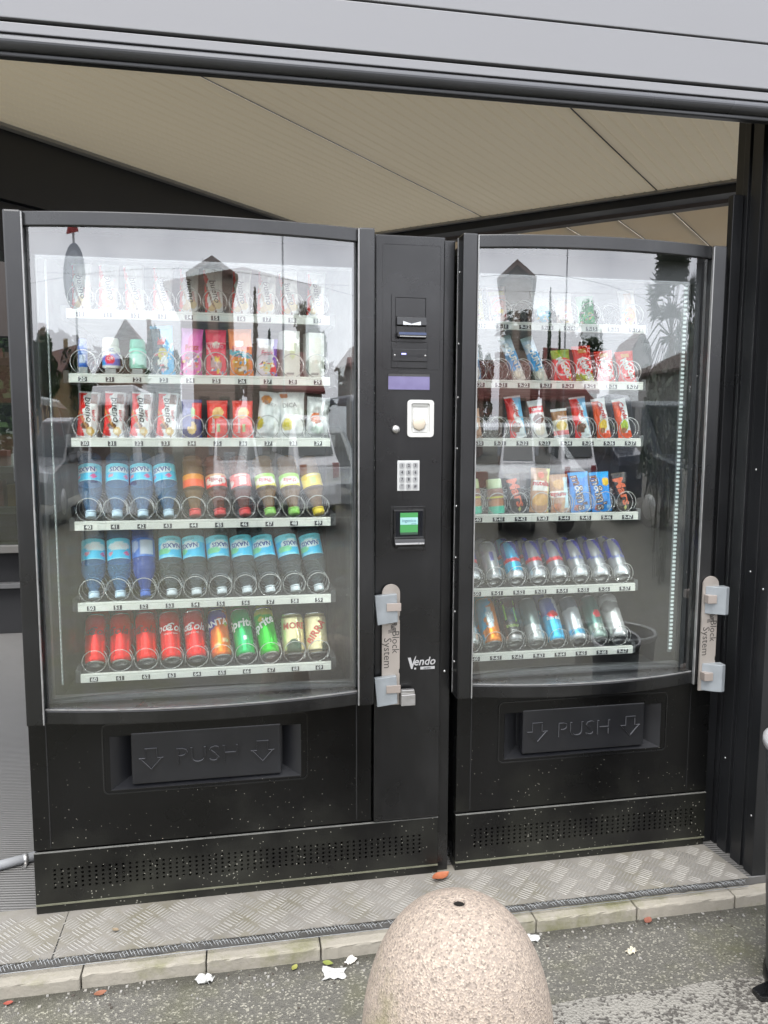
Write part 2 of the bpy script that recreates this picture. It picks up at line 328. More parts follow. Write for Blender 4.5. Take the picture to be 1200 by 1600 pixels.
def worn_paint():
    M = mat('worn_paint', (0.215, 0.205, 0.18), 0.8, 0, 0.15, 5)
    n = M.node_tree; p = n.nodes['Principled BSDF']; base = n.nodes['base']
    ge = n.nodes.new('ShaderNodeNewGeometry'); vo = n.nodes.new('ShaderNodeTexVoronoi'); vo.inputs['Scale'].default_value = 150; n.links.new(ge.outputs['Position'], vo.inputs['Vector'])
    nz = n.nodes.new('ShaderNodeTexNoise'); nz.inputs['Scale'].default_value = 9; nz.inputs['Detail'].default_value = 9; nz.inputs['Roughness'].default_value = 0.7; n.links.new(ge.outputs['Position'], nz.inputs['Vector'])
    s1 = n.nodes.new('ShaderNodeSeparateColor'); n.links.new(vo.outputs['Color'], s1.inputs[0])
    ad = n.nodes.new('ShaderNodeMath'); ad.operation = 'MULTIPLY_ADD'; ad.inputs[1].default_value = 0.32; n.links.new(s1.outputs[0], ad.inputs[0]); n.links.new(nz.outputs['Fac'], ad.inputs[2])
    th = n.nodes.new('ShaderNodeMapRange'); th.inputs['From Min'].default_value = 0.58; th.inputs['From Max'].default_value = 0.64; n.links.new(ad.outputs[0], th.inputs['Value'])
    mx = n.nodes.new('ShaderNodeMixRGB'); mx.inputs[1].default_value = (0.07092, 0.06525, 0.05674, 1); n.links.new(th.outputs[0], mx.inputs[0]); n.links.new(base.outputs[0], mx.inputs[2])
    n.links.new(mx.outputs[0], p.inputs['Base Color'])
    b = n.nodes.new('ShaderNodeBump'); b.inputs['Strength'].default_value = 0.8; b.inputs['Distance'].default_value = 0.005; n.links.new(vo.outputs['Distance'], b.inputs['Height']); n.links.new(b.outputs[0], p.inputs['Normal'])
    return M
mb = MB()
edge = [(1.02 + 0.11 * i, -0.497 + 0.004 * math.sin(i * 2.3) - 0.003 * i * 0.2) for i in range(24)]
for i in range(23):
    (xa, ya), (xb, yb) = edge[i], edge[i + 1]
    mb.quad((xa, ya - 0.15, GZ + 0.004), (xb, yb - 0.15, GZ + 0.004), (xb, yb, GZ + 0.004), (xa, ya, GZ + 0.004))
tag(mb.build('painted_line', worn_paint()), kind='structure')

# platform under the machines, ribbed floor going back to the shop
def ribbed_floor():
    M = mat('ribbed_floor', (0.118, 0.115, 0.109), 0.6, 0, 0.18, 2.5)
    n = M.node_tree; p = n.nodes['Principled BSDF']
    ge = n.nodes.new('ShaderNodeNewGeometry'); mp = n.nodes.new('ShaderNodeMapping'); mp.inputs['Rotation'].default_value = (0, 0, R(8)); n.links.new(ge.outputs['Position'], mp.inputs[0])
    wv = n.nodes.new('ShaderNodeTexWave'); wv.bands_direction = 'Y'; wv.inputs['Scale'].default_value = 26; wv.inputs['Distortion'].default_value = 0; n.links.new(mp.outputs[0], wv.inputs['Vector'])
    b = n.nodes.new('ShaderNodeBump'); b.inputs['Strength'].default_value = 0.8; b.inputs['Distance'].default_value = 0.004; n.links.new(wv.outputs['Fac'], b.inputs['Height']); n.links.new(b.outputs[0], p.inputs['Normal'])
    return M
mb = MB(); mb.box(-6, 7, -0.188, 6.5, GZ - 0.05, 0.0)
tag(mb.build('platform_floor', ribbed_floor()), kind='structure')

ALU = mat('aluminium_tread', (0.227, 0.2128, 0.1879), 0.62, 0.3, 0.22, 7, 0.12, 120)
def stained_alu():
    n = ALU.node_tree; p = n.nodes['Principled BSDF']; base = n.nodes['base']
    ge = n.nodes.new('ShaderNodeNewGeometry'); nz = n.nodes.new('ShaderNodeTexNoise'); nz.inputs['Scale'].default_value = 5; nz.inputs['Detail'].default_value = 8; nz.inputs['Roughness'].default_value = 0.65; n.links.new(ge.outputs['Position'], nz.inputs['Vector'])
    mr = n.nodes.new('ShaderNodeMapRange'); mr.inputs['From Min'].default_value = 0.48; mr.inputs['From Max'].default_value = 0.7; mr.inputs['To Max'].default_value = 0.7; n.links.new(nz.outputs['Fac'], mr.inputs['Value'])
    mx = n.nodes.new('ShaderNodeMixRGB'); mx.inputs[2].default_value = (0.156, 0.1418, 0.08511, 1); n.links.new(mr.outputs[0], mx.inputs[0]); n.links.new(base.outputs[0], mx.inputs[1]); n.links.new(mx.outputs[0], p.inputs['Base Color'])
stained_alu()
ALUB = mat('aluminium_bar', (0.2624, 0.2518, 0.227), 0.52, 0.35, 0.2, 9, 0.05, 120)
tread_root = empty('tread_plate_strip'); tag(tread_root, kind='structure')
def tread(xa, xb, xr, z):
    # xr: right end at the back edge (the plate is cut on the skew beside the post)
    pl = MB(); pl.prism([(xa, -0.192), (xb, -0.192), (xr, 0.03), (xa, 0.03)], 'z', z - 0.002, z); o = pl.build('tread_plate', ALU, tread_root)
    bb = MB(); g = 0.060; row = 0
    y = -0.180
    while y < -0.005:
        x = xa + 0.02 + (g / 2 if row % 2 else 0)
        col = row
        while x < xb - 0.02:
            sgn = 1 if (col % 2 == 0) else -1
            a = R(45) * sgn
            c, s = math.cos(a), math.sin(a)
            for k in range(5):
                off = (k - 2) * 0.0098; L = 0.0215 - 0.0016 * abs(k - 2); wd = 0.0024
                cx, cy = x - s * off, y + c * off
                lim = xb + (xr - xb) * (cy + 0.192) / 0.222 - 0.012
                if cy < -0.184 or cx > lim: continue
                pts = [(-L, 0, 0), (-L * .5, wd, 0), (L * .5, wd, 0), (L, 0, 0), (L * .5, -wd, 0), (-L * .5, -wd, 0), (-L * .6, 0, 0.0012), (L * .6, 0, 0.0012)]
                i = len(bb.v); bb.v += [(cx + px * c - py * s, cy + px * s + py * c, z + pz + 0.0001) for px, py, pz in pts]
                for f in ((0, 6, 1), (1, 6, 7, 2), (2, 7, 3), (3, 7, 4), (4, 7, 6, 5), (5, 6, 0)):
                    bb.f.append(tuple(i + q for q in reversed(f))); bb.m.append(0); bb.sm.append(False)
            x += g; col += 1
        y += g * 0.5; row += 1
    tag(bb.build('tread_bars', ALUB, o, fix=False), kind='stuff')
tread(-1.2, 0.078, 0.082, 0.0036); tread(0.083, 2.012, 1.985, 0.0040)

# wire mesh strip trapped between plate and kerb
MESHM = mat('wire_mesh', (0.2553, 0.2624, 0.2624), 0.5, 0.4, 0.3, 20)
mb = MB(); x = -1.2
while x < 1.99:
    for s in (-1, 1):
        h = 0.0035 + random.uniform(-.002, .003) + 0.0015 * math.sin(x * 19)
        if random.random() < 0.12: continue
        mb.tube([(x, -0.194 - .008 * s, -0.004 + h), (x + 0.006, -0.203, 0.001 + h), (x + 0.012, -0.194 + .008 * s - .009, -0.005 + h)], 0.0011, 4)
    x += 0.0085
mb.tube([(-1.2, -0.21, -0.010), (2.0, -0.21, -0.010)], 0.0012, 4)
tag(mb.build('mesh_edging', MESHM, fix=False), 'frayed grey wire mesh edging squeezed between tread plate and kerb', 'mesh strip')

# kerb stones
def kerb_mat():
    M = mat('kerb_stone', (0.2624, 0.2411, 0.1986), 0.85, 0, 0.2, 6, 0.4, 90)
    n = M.node_tree; p = n.nodes['Principled BSDF']; base = n.nodes['base']
    ge = n.nodes.new('ShaderNodeNewGeometry'); nz = n.nodes.new('ShaderNodeTexNoise'); nz.inputs['Scale'].default_value = 4; nz.inputs['Detail'].default_value = 8; nz.inputs['Roughness'].default_value = 0.7; n.links.new(ge.outputs['Position'], nz.inputs['Vector'])
    mr = n.nodes.new('ShaderNodeMapRange'); mr.inputs['From Min'].default_value = 0.5; mr.inputs['From Max'].default_value = 0.66; mr.inputs['To Max'].default_value = 0.8; n.links.new(nz.outputs['Fac'], mr.inputs['Value'])
    mx = n.nodes.new('ShaderNodeMixRGB'); mx.inputs[2].default_value = (0.1206, 0.1206, 0.04255, 1); n.links.new(mr.outputs[0], mx.inputs[0]); n.links.new(base.outputs[0], mx.inputs[1]); n.links.new(mx.outputs[0], p.inputs['Base Color'])
    return M
kerb = empty('kerb'); tag(kerb, kind='structure')
joints = [-1.28, -0.98, -0.71, -0.42, -0.13, 0.155, 0.455, 0.745, 1.035, 1.335, 1.635, 1.94, 2.23, 2.53, 2.83]
for a, b in zip(joints, joints[1:]):
    j = random.uniform(-.003, .003)
    mb = MB(); mb.box(a + 0.0015, b - 0.0015, -0.238 + j, -0.189, GZ - 0.06, -0.019 + j * 0.6)
    o = mb.build('kerb_stone', kerb_mat(), kerb, bevel=0.005)
    bm = bmesh.new(); bm.from_mesh(o.data)
    for t in range(1, 14): bmesh.ops.bisect_plane(bm, geom=bm.verts[:] + bm.edges[:] + bm.faces[:], plane_co=(a + (b - a) * (t + random.uniform(-.3, .3)) / 14, 0, 0), plane_no=(1, 0, 0))
    for v in bm.verts:
        if v.co.z > -0.04: q = random.uniform(-1, 1); v.co.y += 0.0016 * q; v.co.z += 0.0012 * random.uniform(-1.4, .6)
    bm.to_mesh(o.data); bm.free()

# ================================================================== CANOPY
FASC = mat('fascia_metal', (0.195, 0.196, 0.203), 0.42, 0.0, 0.05, 2.5, 0.02, 20)
ANTH = mat('anthracite_frame', (0.011, 0.0115, 0.0125), 0.34, 0, 0.2, 3.0, 0.03, 200)
NAVY = mat('dark_beam', (0.016, 0.018, 0.024), 0.5, 0, 0.15, 2.0)
BEIGE = mat('beige_ceiling', (0.80, 0.71, 0.52), 0.6, 0, 0.05, 1.5)
def translucent(M, col, fac):
    """Translucency added to brighten the ceiling: a little daylight filters through from above."""
    n = M.node_tree; p = n.nodes['Principled BSDF']; out = n.nodes['Material Output']
    t = n.nodes.new('ShaderNodeBsdfTranslucent'); t.inputs[0].default_value = tuple(col) + (1,)
    mx = n.nodes.new('ShaderNodeMixShader'); mx.inputs[0].default_value = fac
    n.links.new(p.outputs[0], mx.inputs[1]); n.links.new(t.outputs[0], mx.inputs[2]); n.links.new(mx.outputs[0], out.inputs['Surface'])
translucent(BEIGE, (1.0, 0.86, 0.62), 0.045)
BEIGE2 = mat('beige_plank', (0.66, 0.58, 0.44), 0.5, 0, 0.06, 1.5)
translucent(BEIGE2, (1.0, 0.86, 0.64), 0.13)
TRIM = mat('grey_trim', (0.42, 0.41, 0.40), 0.5)
canopy = empty('canopy', (0, 0, 0))
tag(canopy, 'grey metal canopy with ribbed beige ceiling over the two machines', 'canopy')
CH = 2.5
MB().box(-5, 6, -0.20, -0.17, 2.312, 2.95).build('fascia_panel', FASC, canopy, bevel=0.002)
MB().box(-5, 6, -0.20, -0.17, 2.199, 2.307).build('fascia_panel', FASC, canopy, bevel=0.002)
MB().box(-5, 6, -0.198, -0.17, 2.170, 2.191).build('fascia_strip', FASC, canopy, bevel=0.002)
MB().box(-5, 6, -0.185, -0.160, 2.150, 2.60).build('fascia_backing', ANTH, canopy)
mb = MB(); prof = []
for k in range(13):
    a = math.pi * k / 12; prof.append((-0.186 - 0.026 * math.sin(a), 2.150 + 0.0165 * math.cos(a)))
mb.prism(prof + [(-0.17, 2.1335), (-0.17, 2.1665)], 'x', -5, 6)
g_ = mb.build('gutter', mat('gutter_metal', (0.07, 0.072, 0.078), 0.3, 0.2, 0.1, 3), canopy)
MB().box(-5, 6, -0.192, -0.170, 2.122, 2.133).build('gutter_lip', ANTH, canopy, bevel=0.003)
MB().box(1.965, 2.06, -0.203, -0.2, 2.172, 2.186).build('small_white_label', WHITE, canopy) if False else None
MB().box(1.975, 2.01, -0.2045, -0.2002, 2.172, 2.187).build('white_sticker', WHITE, canopy)
# ceiling in a frame turned 45 degrees to the front
C0 = Vector((1.224, 2.89)); dv = Vector((0.70, 0.714)); bv = Vector((0.742, -0.671)); nv = Vector((0.714, -0.70))
def back_pt(q, off=0.0):     # on the line at perpendicular distance q, where it meets the back edge shifted by off
    p = C0 + nv * q; d = dv.normalized()
    base = C0 + d * off; bn = Vector((-bv.y, bv.x))
    t = (base - p).dot(bn) / d.dot(bn); return p + d * t
def front_pt(q, y):
    p = C0 + nv * q; t = (y - p.y) / dv.y; return p + dv * t
for k in range(5):
    q0 = k * 0.955 + 0.003; q1 = (k + 1) * 0.955 - 0.003; mb = MB(); n_ = 19; prof = []
    for i in range(n_):
        a = q0 + (q1 - q0) * i / n_; p_ = (q1 - q0) / n_
        prof += [(a, 0.0), (a + p_ * 0.74, 0.0), (a + p_ * 0.87, 0.0035)]
    prof.append((q1, 0))
    i0 = len(mb.v)
    for (q, dz) in prof:
        B, Fp = back_pt(q), front_pt(q, -0.1)
        mb.v += [(B.x, B.y, CH + dz), (Fp.x, Fp.y, CH + dz)]
    for i in range(len(prof) - 1):
        mb.f.append((2 * i, 2 * i + 1, 2 * i + 3, 2 * i + 2)); mb.m.append(0); mb.sm.append(False)
    mb.build('ceiling_panel', BEIGE, canopy, fix=False)
for k in range(6):          # strips added over the sheet seams to block sky leaks
    q = k * 0.955; A, B = back_pt(q), front_pt(q, -0.1); d_ = (B - A).normalized(); n_ = Vector((-d_.y, d_.x)) * 0.0042
    mb = MB(); mb.prism([tuple(A + n_), tuple(B + n_), tuple(B - n_), tuple(A - n_)], 'z', CH + 0.0008, CH + 0.012); mb.build('leak_strip', NAVY, canopy)
def bar2d(name, A, B, wd, side, z0, z1, m_, par):
    d = (B - A).normalized(); n2 = Vector((-d.y, d.x)) * wd * side
    mb = MB(); mb.prism([tuple(A), tuple(B), tuple(B + n2), tuple(A + n2)], 'z', z0, z1); return mb.build(name, m_, par)
dn = dv.normalized(); bn_ = bv.normalized()
Lf = front_pt(0, -0.1)
bar2d('edge_trim', Lf, C0, 0.035, 1, CH - 0.012, CH + 0.02, TRIM, canopy)
bar2d('beam', Lf - Vector((.036 * .714, -.036 * .7)), C0 - Vector((.036 * .714, -.036 * .7)), 0.16, 1, 2.22, CH + 0.03, NAVY, canopy)
bar2d('beam', Lf - Vector((.06 * .714, -.06 * .7)), C0 - Vector((.06 * .714, -.06 * .7)), 0.2, 1, 2.02, 2.215, NAVY, canopy)
E1 = C0 + bn_ * 5.0
bar2d('edge_trim', C0, E1, 0.03, 1, CH - 0.012, CH + 0.02, TRIM, canopy)
sh = dn * 0.032
bar2d('beam', C0 + sh - bn_ * 1.5, E1 + sh, 0.10, 1, 2.448, CH + 0.03, NAVY, canopy)
sh = dn * 0.16
bar2d('beam', C0 + sh - bn_ * 1.5, E1 + sh, 0.06, 1, 2.435, CH + 0.03, mat('brown_beam', (0.06, 0.045, 0.038), 0.5), canopy)
for k in range(16):
    q0, q1 = -0.8 + k * 0.30, -0.8 + (k + 1) * 0.30 - 0.012
    a, b = back_pt(q0, 0.24), back_pt(q1, 0.24); c, d = b + dn * 3.2, a + dn * 3.2
    mb = MB(); mb.prism([tuple(a), tuple(b), tuple(c), tuple(d)], 'z', 2.485, 2.4915); mb.build('ceiling_plank', BEIGE2, canopy, bevel=0.002)
    e_ = nv * 0.012; mb = MB(); mb.prism([tuple(b - e_), tuple(b + e_), tuple(c + e_), tuple(c - e_)], 'z', 2.497, 2.51); mb.build('leak_strip', NAVY, canopy)  # dark strip added above each plank gap to keep the sky from showing
# shutter post on the right, with guide channels on its inner side
mb = MB()
mb.prism([(2.03, -0.182), (2.30, -0.182), (2.30, 0.10), (2.055, 0.10), (2.055, 0.03), (2.03, 0.03), (2.03, 0.005), (2.038, 0.005), (2.038, -0.01), (2.03, -0.01),
          (2.03, -0.055), (2.042, -0.055), (2.042, -0.078), (2.03, -0.078), (2.03, -0.125), (2.038, -0.125), (2.038, -0.142), (2.03, -0.142)], 'z', -0.02, 2.49)
post = mb.build('post', ANTH, canopy, bevel=0.0015)
for (y, z) in ((-0.10, 1.20), (-0.16, 1.19), (-0.03, 0.30), (-0.165, 0.18), (-0.155, 1.48), (-0.1, 0.9), (-0.16, 0.86)):
    s = MB(); s.lathe([(0.0035, 0), (0.0028, 0.0015), (0.0008, 0.002)], 8, M=Matrix.Translation((2.03, y, z)) @ Matrix.Rotation(R(-90), 4, 'Y')); s.build('screw', RIVET, post)
# upright closing the gap beside the machine
MB().box(1.995, 2.028, 0.02, 0.045, 0.0, 2.0).build('side_flashing', ANTH, canopy, bevel=0.002)
MB().box(2.30, 4.5, 0.0, 0.06, -0.02, 2.14).build('side_panel', ANTH, canopy)

# ================================================================== SHOP FRONT behind, seen past the left machine
shop = empty('shop_front', (-1, 3.1, 0)); tag(shop, 'dark shop front with low wall and display window behind the left machine', 'shop front')
def sbox(name, x0, x1, y0, y1, z0, z1, m_, par=shop, bev=0.003):
    return MB().box(x0 + 1, x1 + 1, y0 - 3.1, y1 - 3.1, z0, z1).build(name, m_, par, bevel=bev)
SHOPD = mat('shop_dark', (0.012, 0.012, 0.013), 0.75, 0, 0.2, 2); SILL = mat('shop_sill', (0.12, 0.115, 0.105), 0.5); BROWN = mat('shop_brown', (0.03, 0.022, 0.018), 0.6)
sbox('base_wall', -5, 0.1, 3.10, 3.2, 0, 0.30, SHOPD); sbox('base_rail', -5, 0.1, 3.05, 3.2, 0.30, 0.33, mat('kick_rail', (0.1, 0.1, 0.1), 0.4))
sbox('lower_panel', -5, 0.1, 3.12, 3.2, 0.33, 0.53, SHOPD); sbox('window_sill', -5, 0.1, 3.02, 3.2, 0.53, 0.575, SILL)
sbox('shelf', -5, 0.1, 3.16, 3.45, 0.76, 0.80, SILL); sbox('shelf', -5, 0.1, 3.16, 3.45, 1.02, 1.06, SILL); sbox('shelf', -5, 0.1, 3.16, 3.45, 1.71, 1.74, mat('shelf_dark', (.1, .08, .06), .5))
sbox('head_panel', -5, 0.1, 3.1, 3.2, 1.86, 3.3, BROWN); sbox('stall_riser', -5, 0.1, 3.46, 3.5, 0.0, 1.02, SHOPD)
for x in (-2.2, -1.35, -0.2): sbox('mullion', x, x + 0.05, 3.1, 3.155, 0.575, 1.86, SHOPD)
gp = sbox('window_pane', -5, 0.1, 3.06, 3.066, 0.575, 1.86, glass_mat('shop_glass', 1.2, 0.08, (0.5, 0.54, 0.52)), bev=0)
CART = [(-0.98, 0.80, .10, .17, (.35, .05, .05), 'red carton on the lower shelf of the shop window'), (-0.86, 0.80, .09, .14, (.45, .25, .12), 'brown carton on the lower shelf of the shop window'), (-0.75, 0.80, .08, .18, (.5, .45, .4), 'cream carton on the lower shelf of the shop window'),
        (-0.93, 1.06, .07, .10, (.3, .08, .06), 'small dark red box on the upper shelf of the shop window'), (-0.78, 1.06, .06, .12, (.6, .58, .5), 'small white box on the upper shelf of the shop window'),
        (-0.96, 1.74, .09, .07, (.5, .14, .1), 'flat red box on the highest shelf of the shop window'), (-0.84, 1.74, .08, .08, (.4, .4, .38), 'flat grey box on the highest shelf of the shop window')]
for k, (x, zz, ww, hh, c, lab) in enumerate(CART):
    b = MB().box(-ww / 2, ww / 2, -0.04, 0.05, 0, hh).build('carton', mat('carton_%d' % k, c, 0.5), None, (x, 3.30, zz), bevel=0.003)
    tag(b, lab, 'carton', 'cartons on the shop window shelves')

# ================================================================== VENDING MACHINES
ROWZ = [1.615, 1.446, 1.275, 1.048, 0.823, 0.622]     # centre heights of the six label strips
PITCH_X = 0.0697
def arc_pts(x0, x1, ye, sag, n=24):
    out = []
    for i in range(n + 1):
        t = i / n; x = x0 + (x1 - x0) * t
        out.append((x, ye - sag * (1 - (2 * t - 1) ** 2)))
    return out
def rounded_rect(x0, x1, z0, z1, r, n=5):
    pts = []
    for cx, cz, a0 in ((x1 - r, z1 - r, 0), (x0 + r, z1 - r, 90), (x0 + r, z0 + r, 180), (x1 - r, z0 + r, 270)):
        for k in range(n + 1):
            a = R(a0 + 90 * k / n); pts.append((cx + r * math.cos(a), cz + r * math.sin(a)))
    return pts
def ring_plate(mb, outer, inner, y0, y1, mi=0):
    """flat frame between two outlines of equal length, facing -Y, thickness y0..y1 (y1 is the front)."""
    n = len(outer); i = len(mb.v)
    mb.v += [(a, y1, b) for a, b in outer] + [(a, y1, b) for a, b in inner] + [(a, y0, b) for a, b in outer] + [(a, y0, b) for a, b in inner]
    for k in range(n):
        k2 = (k + 1) % n
        for f in ((i + k, i + k2, i + n + k2, i + n + k), (i + k, i + 2 * n + k, i + 2 * n + k2, i + k2), (i + n + k, i + n + k2, i + 3 * n + k2, i + 3 * n + k)):
            mb.f.append(f); mb.m.append(mi); mb.sm.append(False)

HELIX = None
def helix_mesh():
    global HELIX
    if HELIX: return HELIX
    mb = MB(); pts = []; turns, seg, p, r = 7, 26, 0.05, 0.0322
    for i in range(turns * seg + 1):
        a = 2 * math.pi * i / seg; pts.append((r * math.cos(a - R(40)), p * max(0.0, i / seg - 0.72), r * math.sin(a - R(40)) + r))
    mb.tube(pts, 0.00135, 5); HELIX = mb.mesh('spiral', WIRE)
    return HELIX

def machine(name, label, cx0, cx1, dx0, dx1, slots_x, prefix, led_x, pay):
    """cx: cabinet left/right, dx: door left/right, slots_x: list of slot centres."""
    root = empty(name, (cx0, 0, 0)); tag(root, label, 'vending machine', 'vending machines under the canopy')
    X = lambda v: v - cx0
    body_r = cx1 if not pay else 0.918
    H = 1.822
    # ---- cabinet shell
    mb = MB()
    mb.box(X(cx0), X(cx0) + 0.03, 0.02, 0.78, 0.03, H); mb.box(X(cx1) - 0.03, X(cx1), 0.02, 0.78, 0.03, H)
    mb.box(X(cx0) + 0.03, X(cx1) - 0.03, 0.02, 0.78, H - 0.03, H); mb.box(X(cx0) + 0.03, X(cx1) - 0.03, 0.75, 0.78, 0.03, H - 0.03)
    mb.box(X(cx0) + 0.03, X(cx1) - 0.03, 0.02, 0.75, 0.03, 0.06)
    mb.build('cabinet', BLACK, root, bevel=0.004)
    # ---- lined display chamber
    ix0, ix1 = dx0 + 0.035, dx1 - 0.035
    mb = MB()
    mb.box(X(ix0), X(ix0) + 0.012, 0.03, 0.70, 0.555, 1.79); mb.box(X(ix1) - 0.012, X(ix1), 0.03, 0.70, 0.555, 1.79)
    mb.box(X(ix0) + 0.012, X(ix1) - 0.012, 0.69, 0.70, 0.555, 1.79); mb.box(X(ix0) + 0.012, X(ix1) - 0.012, 0.03, 0.69, 1.778, 1.79)
    mb.box(X(ix0) + 0.012, X(ix1) - 0.012, 0.03, 0.69, 0.545, 0.557)
    mb.build('chamber', LINER, root)
    # ---- door frame: straight jambs, bowed rails
    door = empty('door', (0, 0, 0)); door.parent = root
    z0, z1 = 0.553, 1.832; YE, SAG = -0.046, 0.047; JW = 0.042
    L = MB(); L.box(X(dx0), X(dx0) + JW, -0.062, 0.0, z0, z1); L.build('door_jamb', BLACK, door, bevel=0.005)
    L = MB(); L.box(X(dx1) - JW, X(dx1), -0.062, 0.0, z0, z1); L.build('door_jamb', BLACK, door, bevel=0.005)
    for (za, zb) in ((z1 - 0.036, z1 - 0.001), (z0 + 0.001, z0 + 0.037)):
        ap = arc_pts(X(dx0) + JW, X(dx1) - JW, YE - 0.008, SAG)
        L = MB(); L.prism(ap + [(ap[-1][0], 0.0), (ap[0][0], 0.0)], 'z', za, zb); L.build('door_rail', BLACK, door, bevel=0.003)
    # worn bright edges of the jambs
    L = MB(); L.box(X(dx0) + JW - 0.001, X(dx0) + JW + 0.0022, -0.0635, -0.055, z0 + 0.002, z1 - 0.004); L.build('glazing_bead', EDGE, door)
    L = MB(); L.box(X(dx1) - JW - 0.0022, X(dx1) - JW + 0.001, -0.0635, -0.055, z0 + 0.002, z1 - 0.004); L.build('glazing_bead', EDGE, door)
    ap = arc_pts(X(dx0) + JW + 0.003, X(dx1) - JW - 0.003, YE - 0.007, SAG); L = MB()
    L.prism(ap + [(a, b + 0.004) for a, b in reversed(ap)], 'z', z0 + 0.0375, z0 + 0.0405); L.build('glazing_bead', EDGE, door)
    # outer bowed pane (a real thickness, modelled as one thin sheet) and inner flat pane
    ap = arc_pts(X(dx0) + JW - 0.002, X(dx1) - JW + 0.002, YE, SAG, 48); L = MB(); i = 0
    L.v = [(a, b, z0 + 0.03) for a, b in ap] + [(a, b, z1 - 0.03) for a, b in ap]; n = len(ap)
    for k in range(n - 1): L.f.append((k, k + 1, n + k + 1, n + k)); L.m.append(0); L.sm.append(True)
    L.build('outer_pane', GLASS_OUT, door, fix=False)
    L = MB(); L.quad((X(dx0) + 0.05, -0.012, z0 + 0.045), (X(dx1) - 0.05, -0.012, z0 + 0.045), (X(dx1) - 0.05, -0.0055, z1 - 0.092), (X(dx0) + 0.05, -0.0055, z1 - 0.092)); L.build('inner_pane', GLASS_IN, door, fix=False)
    # inner glazing frame
    L = MB(); fr = mat('glazing_frame', (0.05, 0.052, 0.055), 0.4)
    o_ = [(X(dx0) + 0.04, z0 + 0.03), (X(dx1) - 0.04, z0 + 0.03), (X(dx1) - 0.04, z1 - 0.03), (X(dx0) + 0.04, z1 - 0.03)]
    i_ = [(X(dx0) + 0.055, z0 + 0.052), (X(dx1) - 0.055, z0 + 0.052), (X(dx1) - 0.055, z1 - 0.096), (X(dx0) + 0.055, z1 - 0.096)]
    ring_plate(L, o_, i_, 0.02, -0.002); L.build('glazing_frame', fr, door)
    # ---- front below the door: delivery recess with push flap
    fx0, fx1 = cx0, body_r
    rx0, rx1, rz0, rz1 = (0.203, 0.716, 0.338, 0.488) if not prefix else (1.318, 1.822, 0.338, 0.478)
    mb = MB(); ht = z0 - 0.002
    o_ = [(X(fx0), 0.184), (X(fx1), 0.184), (X(fx1), ht), (X(fx0), ht)]; i_ = [(X(rx0), rz0), (X(rx1), rz0), (X(rx1), rz1), (X(rx0), rz1)]
    ring_plate(mb, o_, i_, 0.02, 0.0); mb.build('front_panel', DIRTY, root, bevel=0.0015)
    for sx in ((X(fx0) + 0.042, X(fx1) - 0.045) if pay else (X(fx0) + 0.042, X(fx1) - 0.07)):
        MB().box(sx, sx + 0.003, -0.0012, 0.001, 0.19, ht - 0.004).build('panel_seam', mat('seam', (0.004, 0.004, 0.004), 0.6), root)
    mb = MB(); o_ = rounded_rect(X(rx0) - 0.020, X(rx1) + 0.020, rz0 - 0.012, rz1 + 0.036, 0.016); i_ = rounded_rect(X(rx0) - 0.0165, X(rx1) + 0.0165, rz0 - 0.0085, rz1 + 0.0325, 0.013)
    ring_plate(mb, o_, i_, 0.001, -0.002); mb.build('recess_trim', BLACK, root)
    mb = MB(); D = 0.038
    mb.quad((X(rx0), 0.0, rz0), (X(rx1), 0.0, rz0), (X(rx1) - 0.05, D, rz0 + 0.022), (X(rx0) + 0.05, D, rz0 + 0.022))
    mb.quad((X(rx0), 0.0, rz1), (X(rx0) + 0.05, D, rz1), (X(rx1) - 0.05, D, rz1), (X(rx1), 0.0, rz1))
    mb.quad((X(rx0), 0.0, rz0), (X(rx0) + 0.05, D, rz0 + 0.022), (X(rx0) + 0.05, D, rz1), (X(rx0), 0.0, rz1))
    mb.quad((X(rx1), 0.0, rz0), (X(rx1), 0.0, rz1), (X(rx1) - 0.05, D, rz1), (X(rx1) - 0.05, D, rz0 + 0.022))
    mb.quad((X(rx0) + 0.05, D, rz0 + 0.022), (X(rx1) - 0.05, D, rz0 + 0.022), (X(rx1) - 0.05, D, rz1), (X(rx0) + 0.05, D, rz1))
    mb.build('delivery_recess', FLAPM, root, fix=False)
    px0, px1 = X(rx0) + 0.056, X(rx1) - 0.056
    flap = MB().box(px0, px1, -0.001, 0.022, rz0 + 0.012, rz1 + 0.006).build('push_flap', FLAPM, root, bevel=0.003)
    mb = MB(); cxm, czm = (px0 + px1) / 2, (rz0 + rz1) / 2 + 0.006
    raised_text(mb, 'PUSH', cxm, -0.0005, -0.0065, czm, 0.066, 0, -0.012, 1.12, 1); mb.build('embossed_word', [FLAPM, EDGE_GLINT], flap)
    for s in (-1, 1):
        ax = cxm + s * 0.150; k = 0.032; mb = MB()
        ow = [(-.5, .1), (-1, .1), (0, -1), (1, .1), (.5, .1), (.5, .95), (-.5, .95)]
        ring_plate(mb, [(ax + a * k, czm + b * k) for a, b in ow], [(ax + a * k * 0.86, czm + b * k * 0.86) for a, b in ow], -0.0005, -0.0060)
        mb.m = [0 if q % 3 == 0 else 1 for q in range(len(mb.m))]; mb.build('embossed_arrow', [FLAPM, EDGE_GLINT], flap)
    # ---- kick plate with punched vent holes
    kx0, kx1 = X(cx0), X(cx1) + (0.0 if not pay else 0.0); kz0, kz1 = 0.030, 0.176; YK = -0.003
    vx0, vx1 = (X(0.042), X(1.070)) if pay else (X(1.222), X(1.948))
    nr, pz = 5, 0.0125; vz0 = 0.070; npx = int(round((vx1 - vx0) / 0.0178)); px_ = (vx1 - vx0) / npx; vz1 = vz0 + nr * pz
    mb = MB()
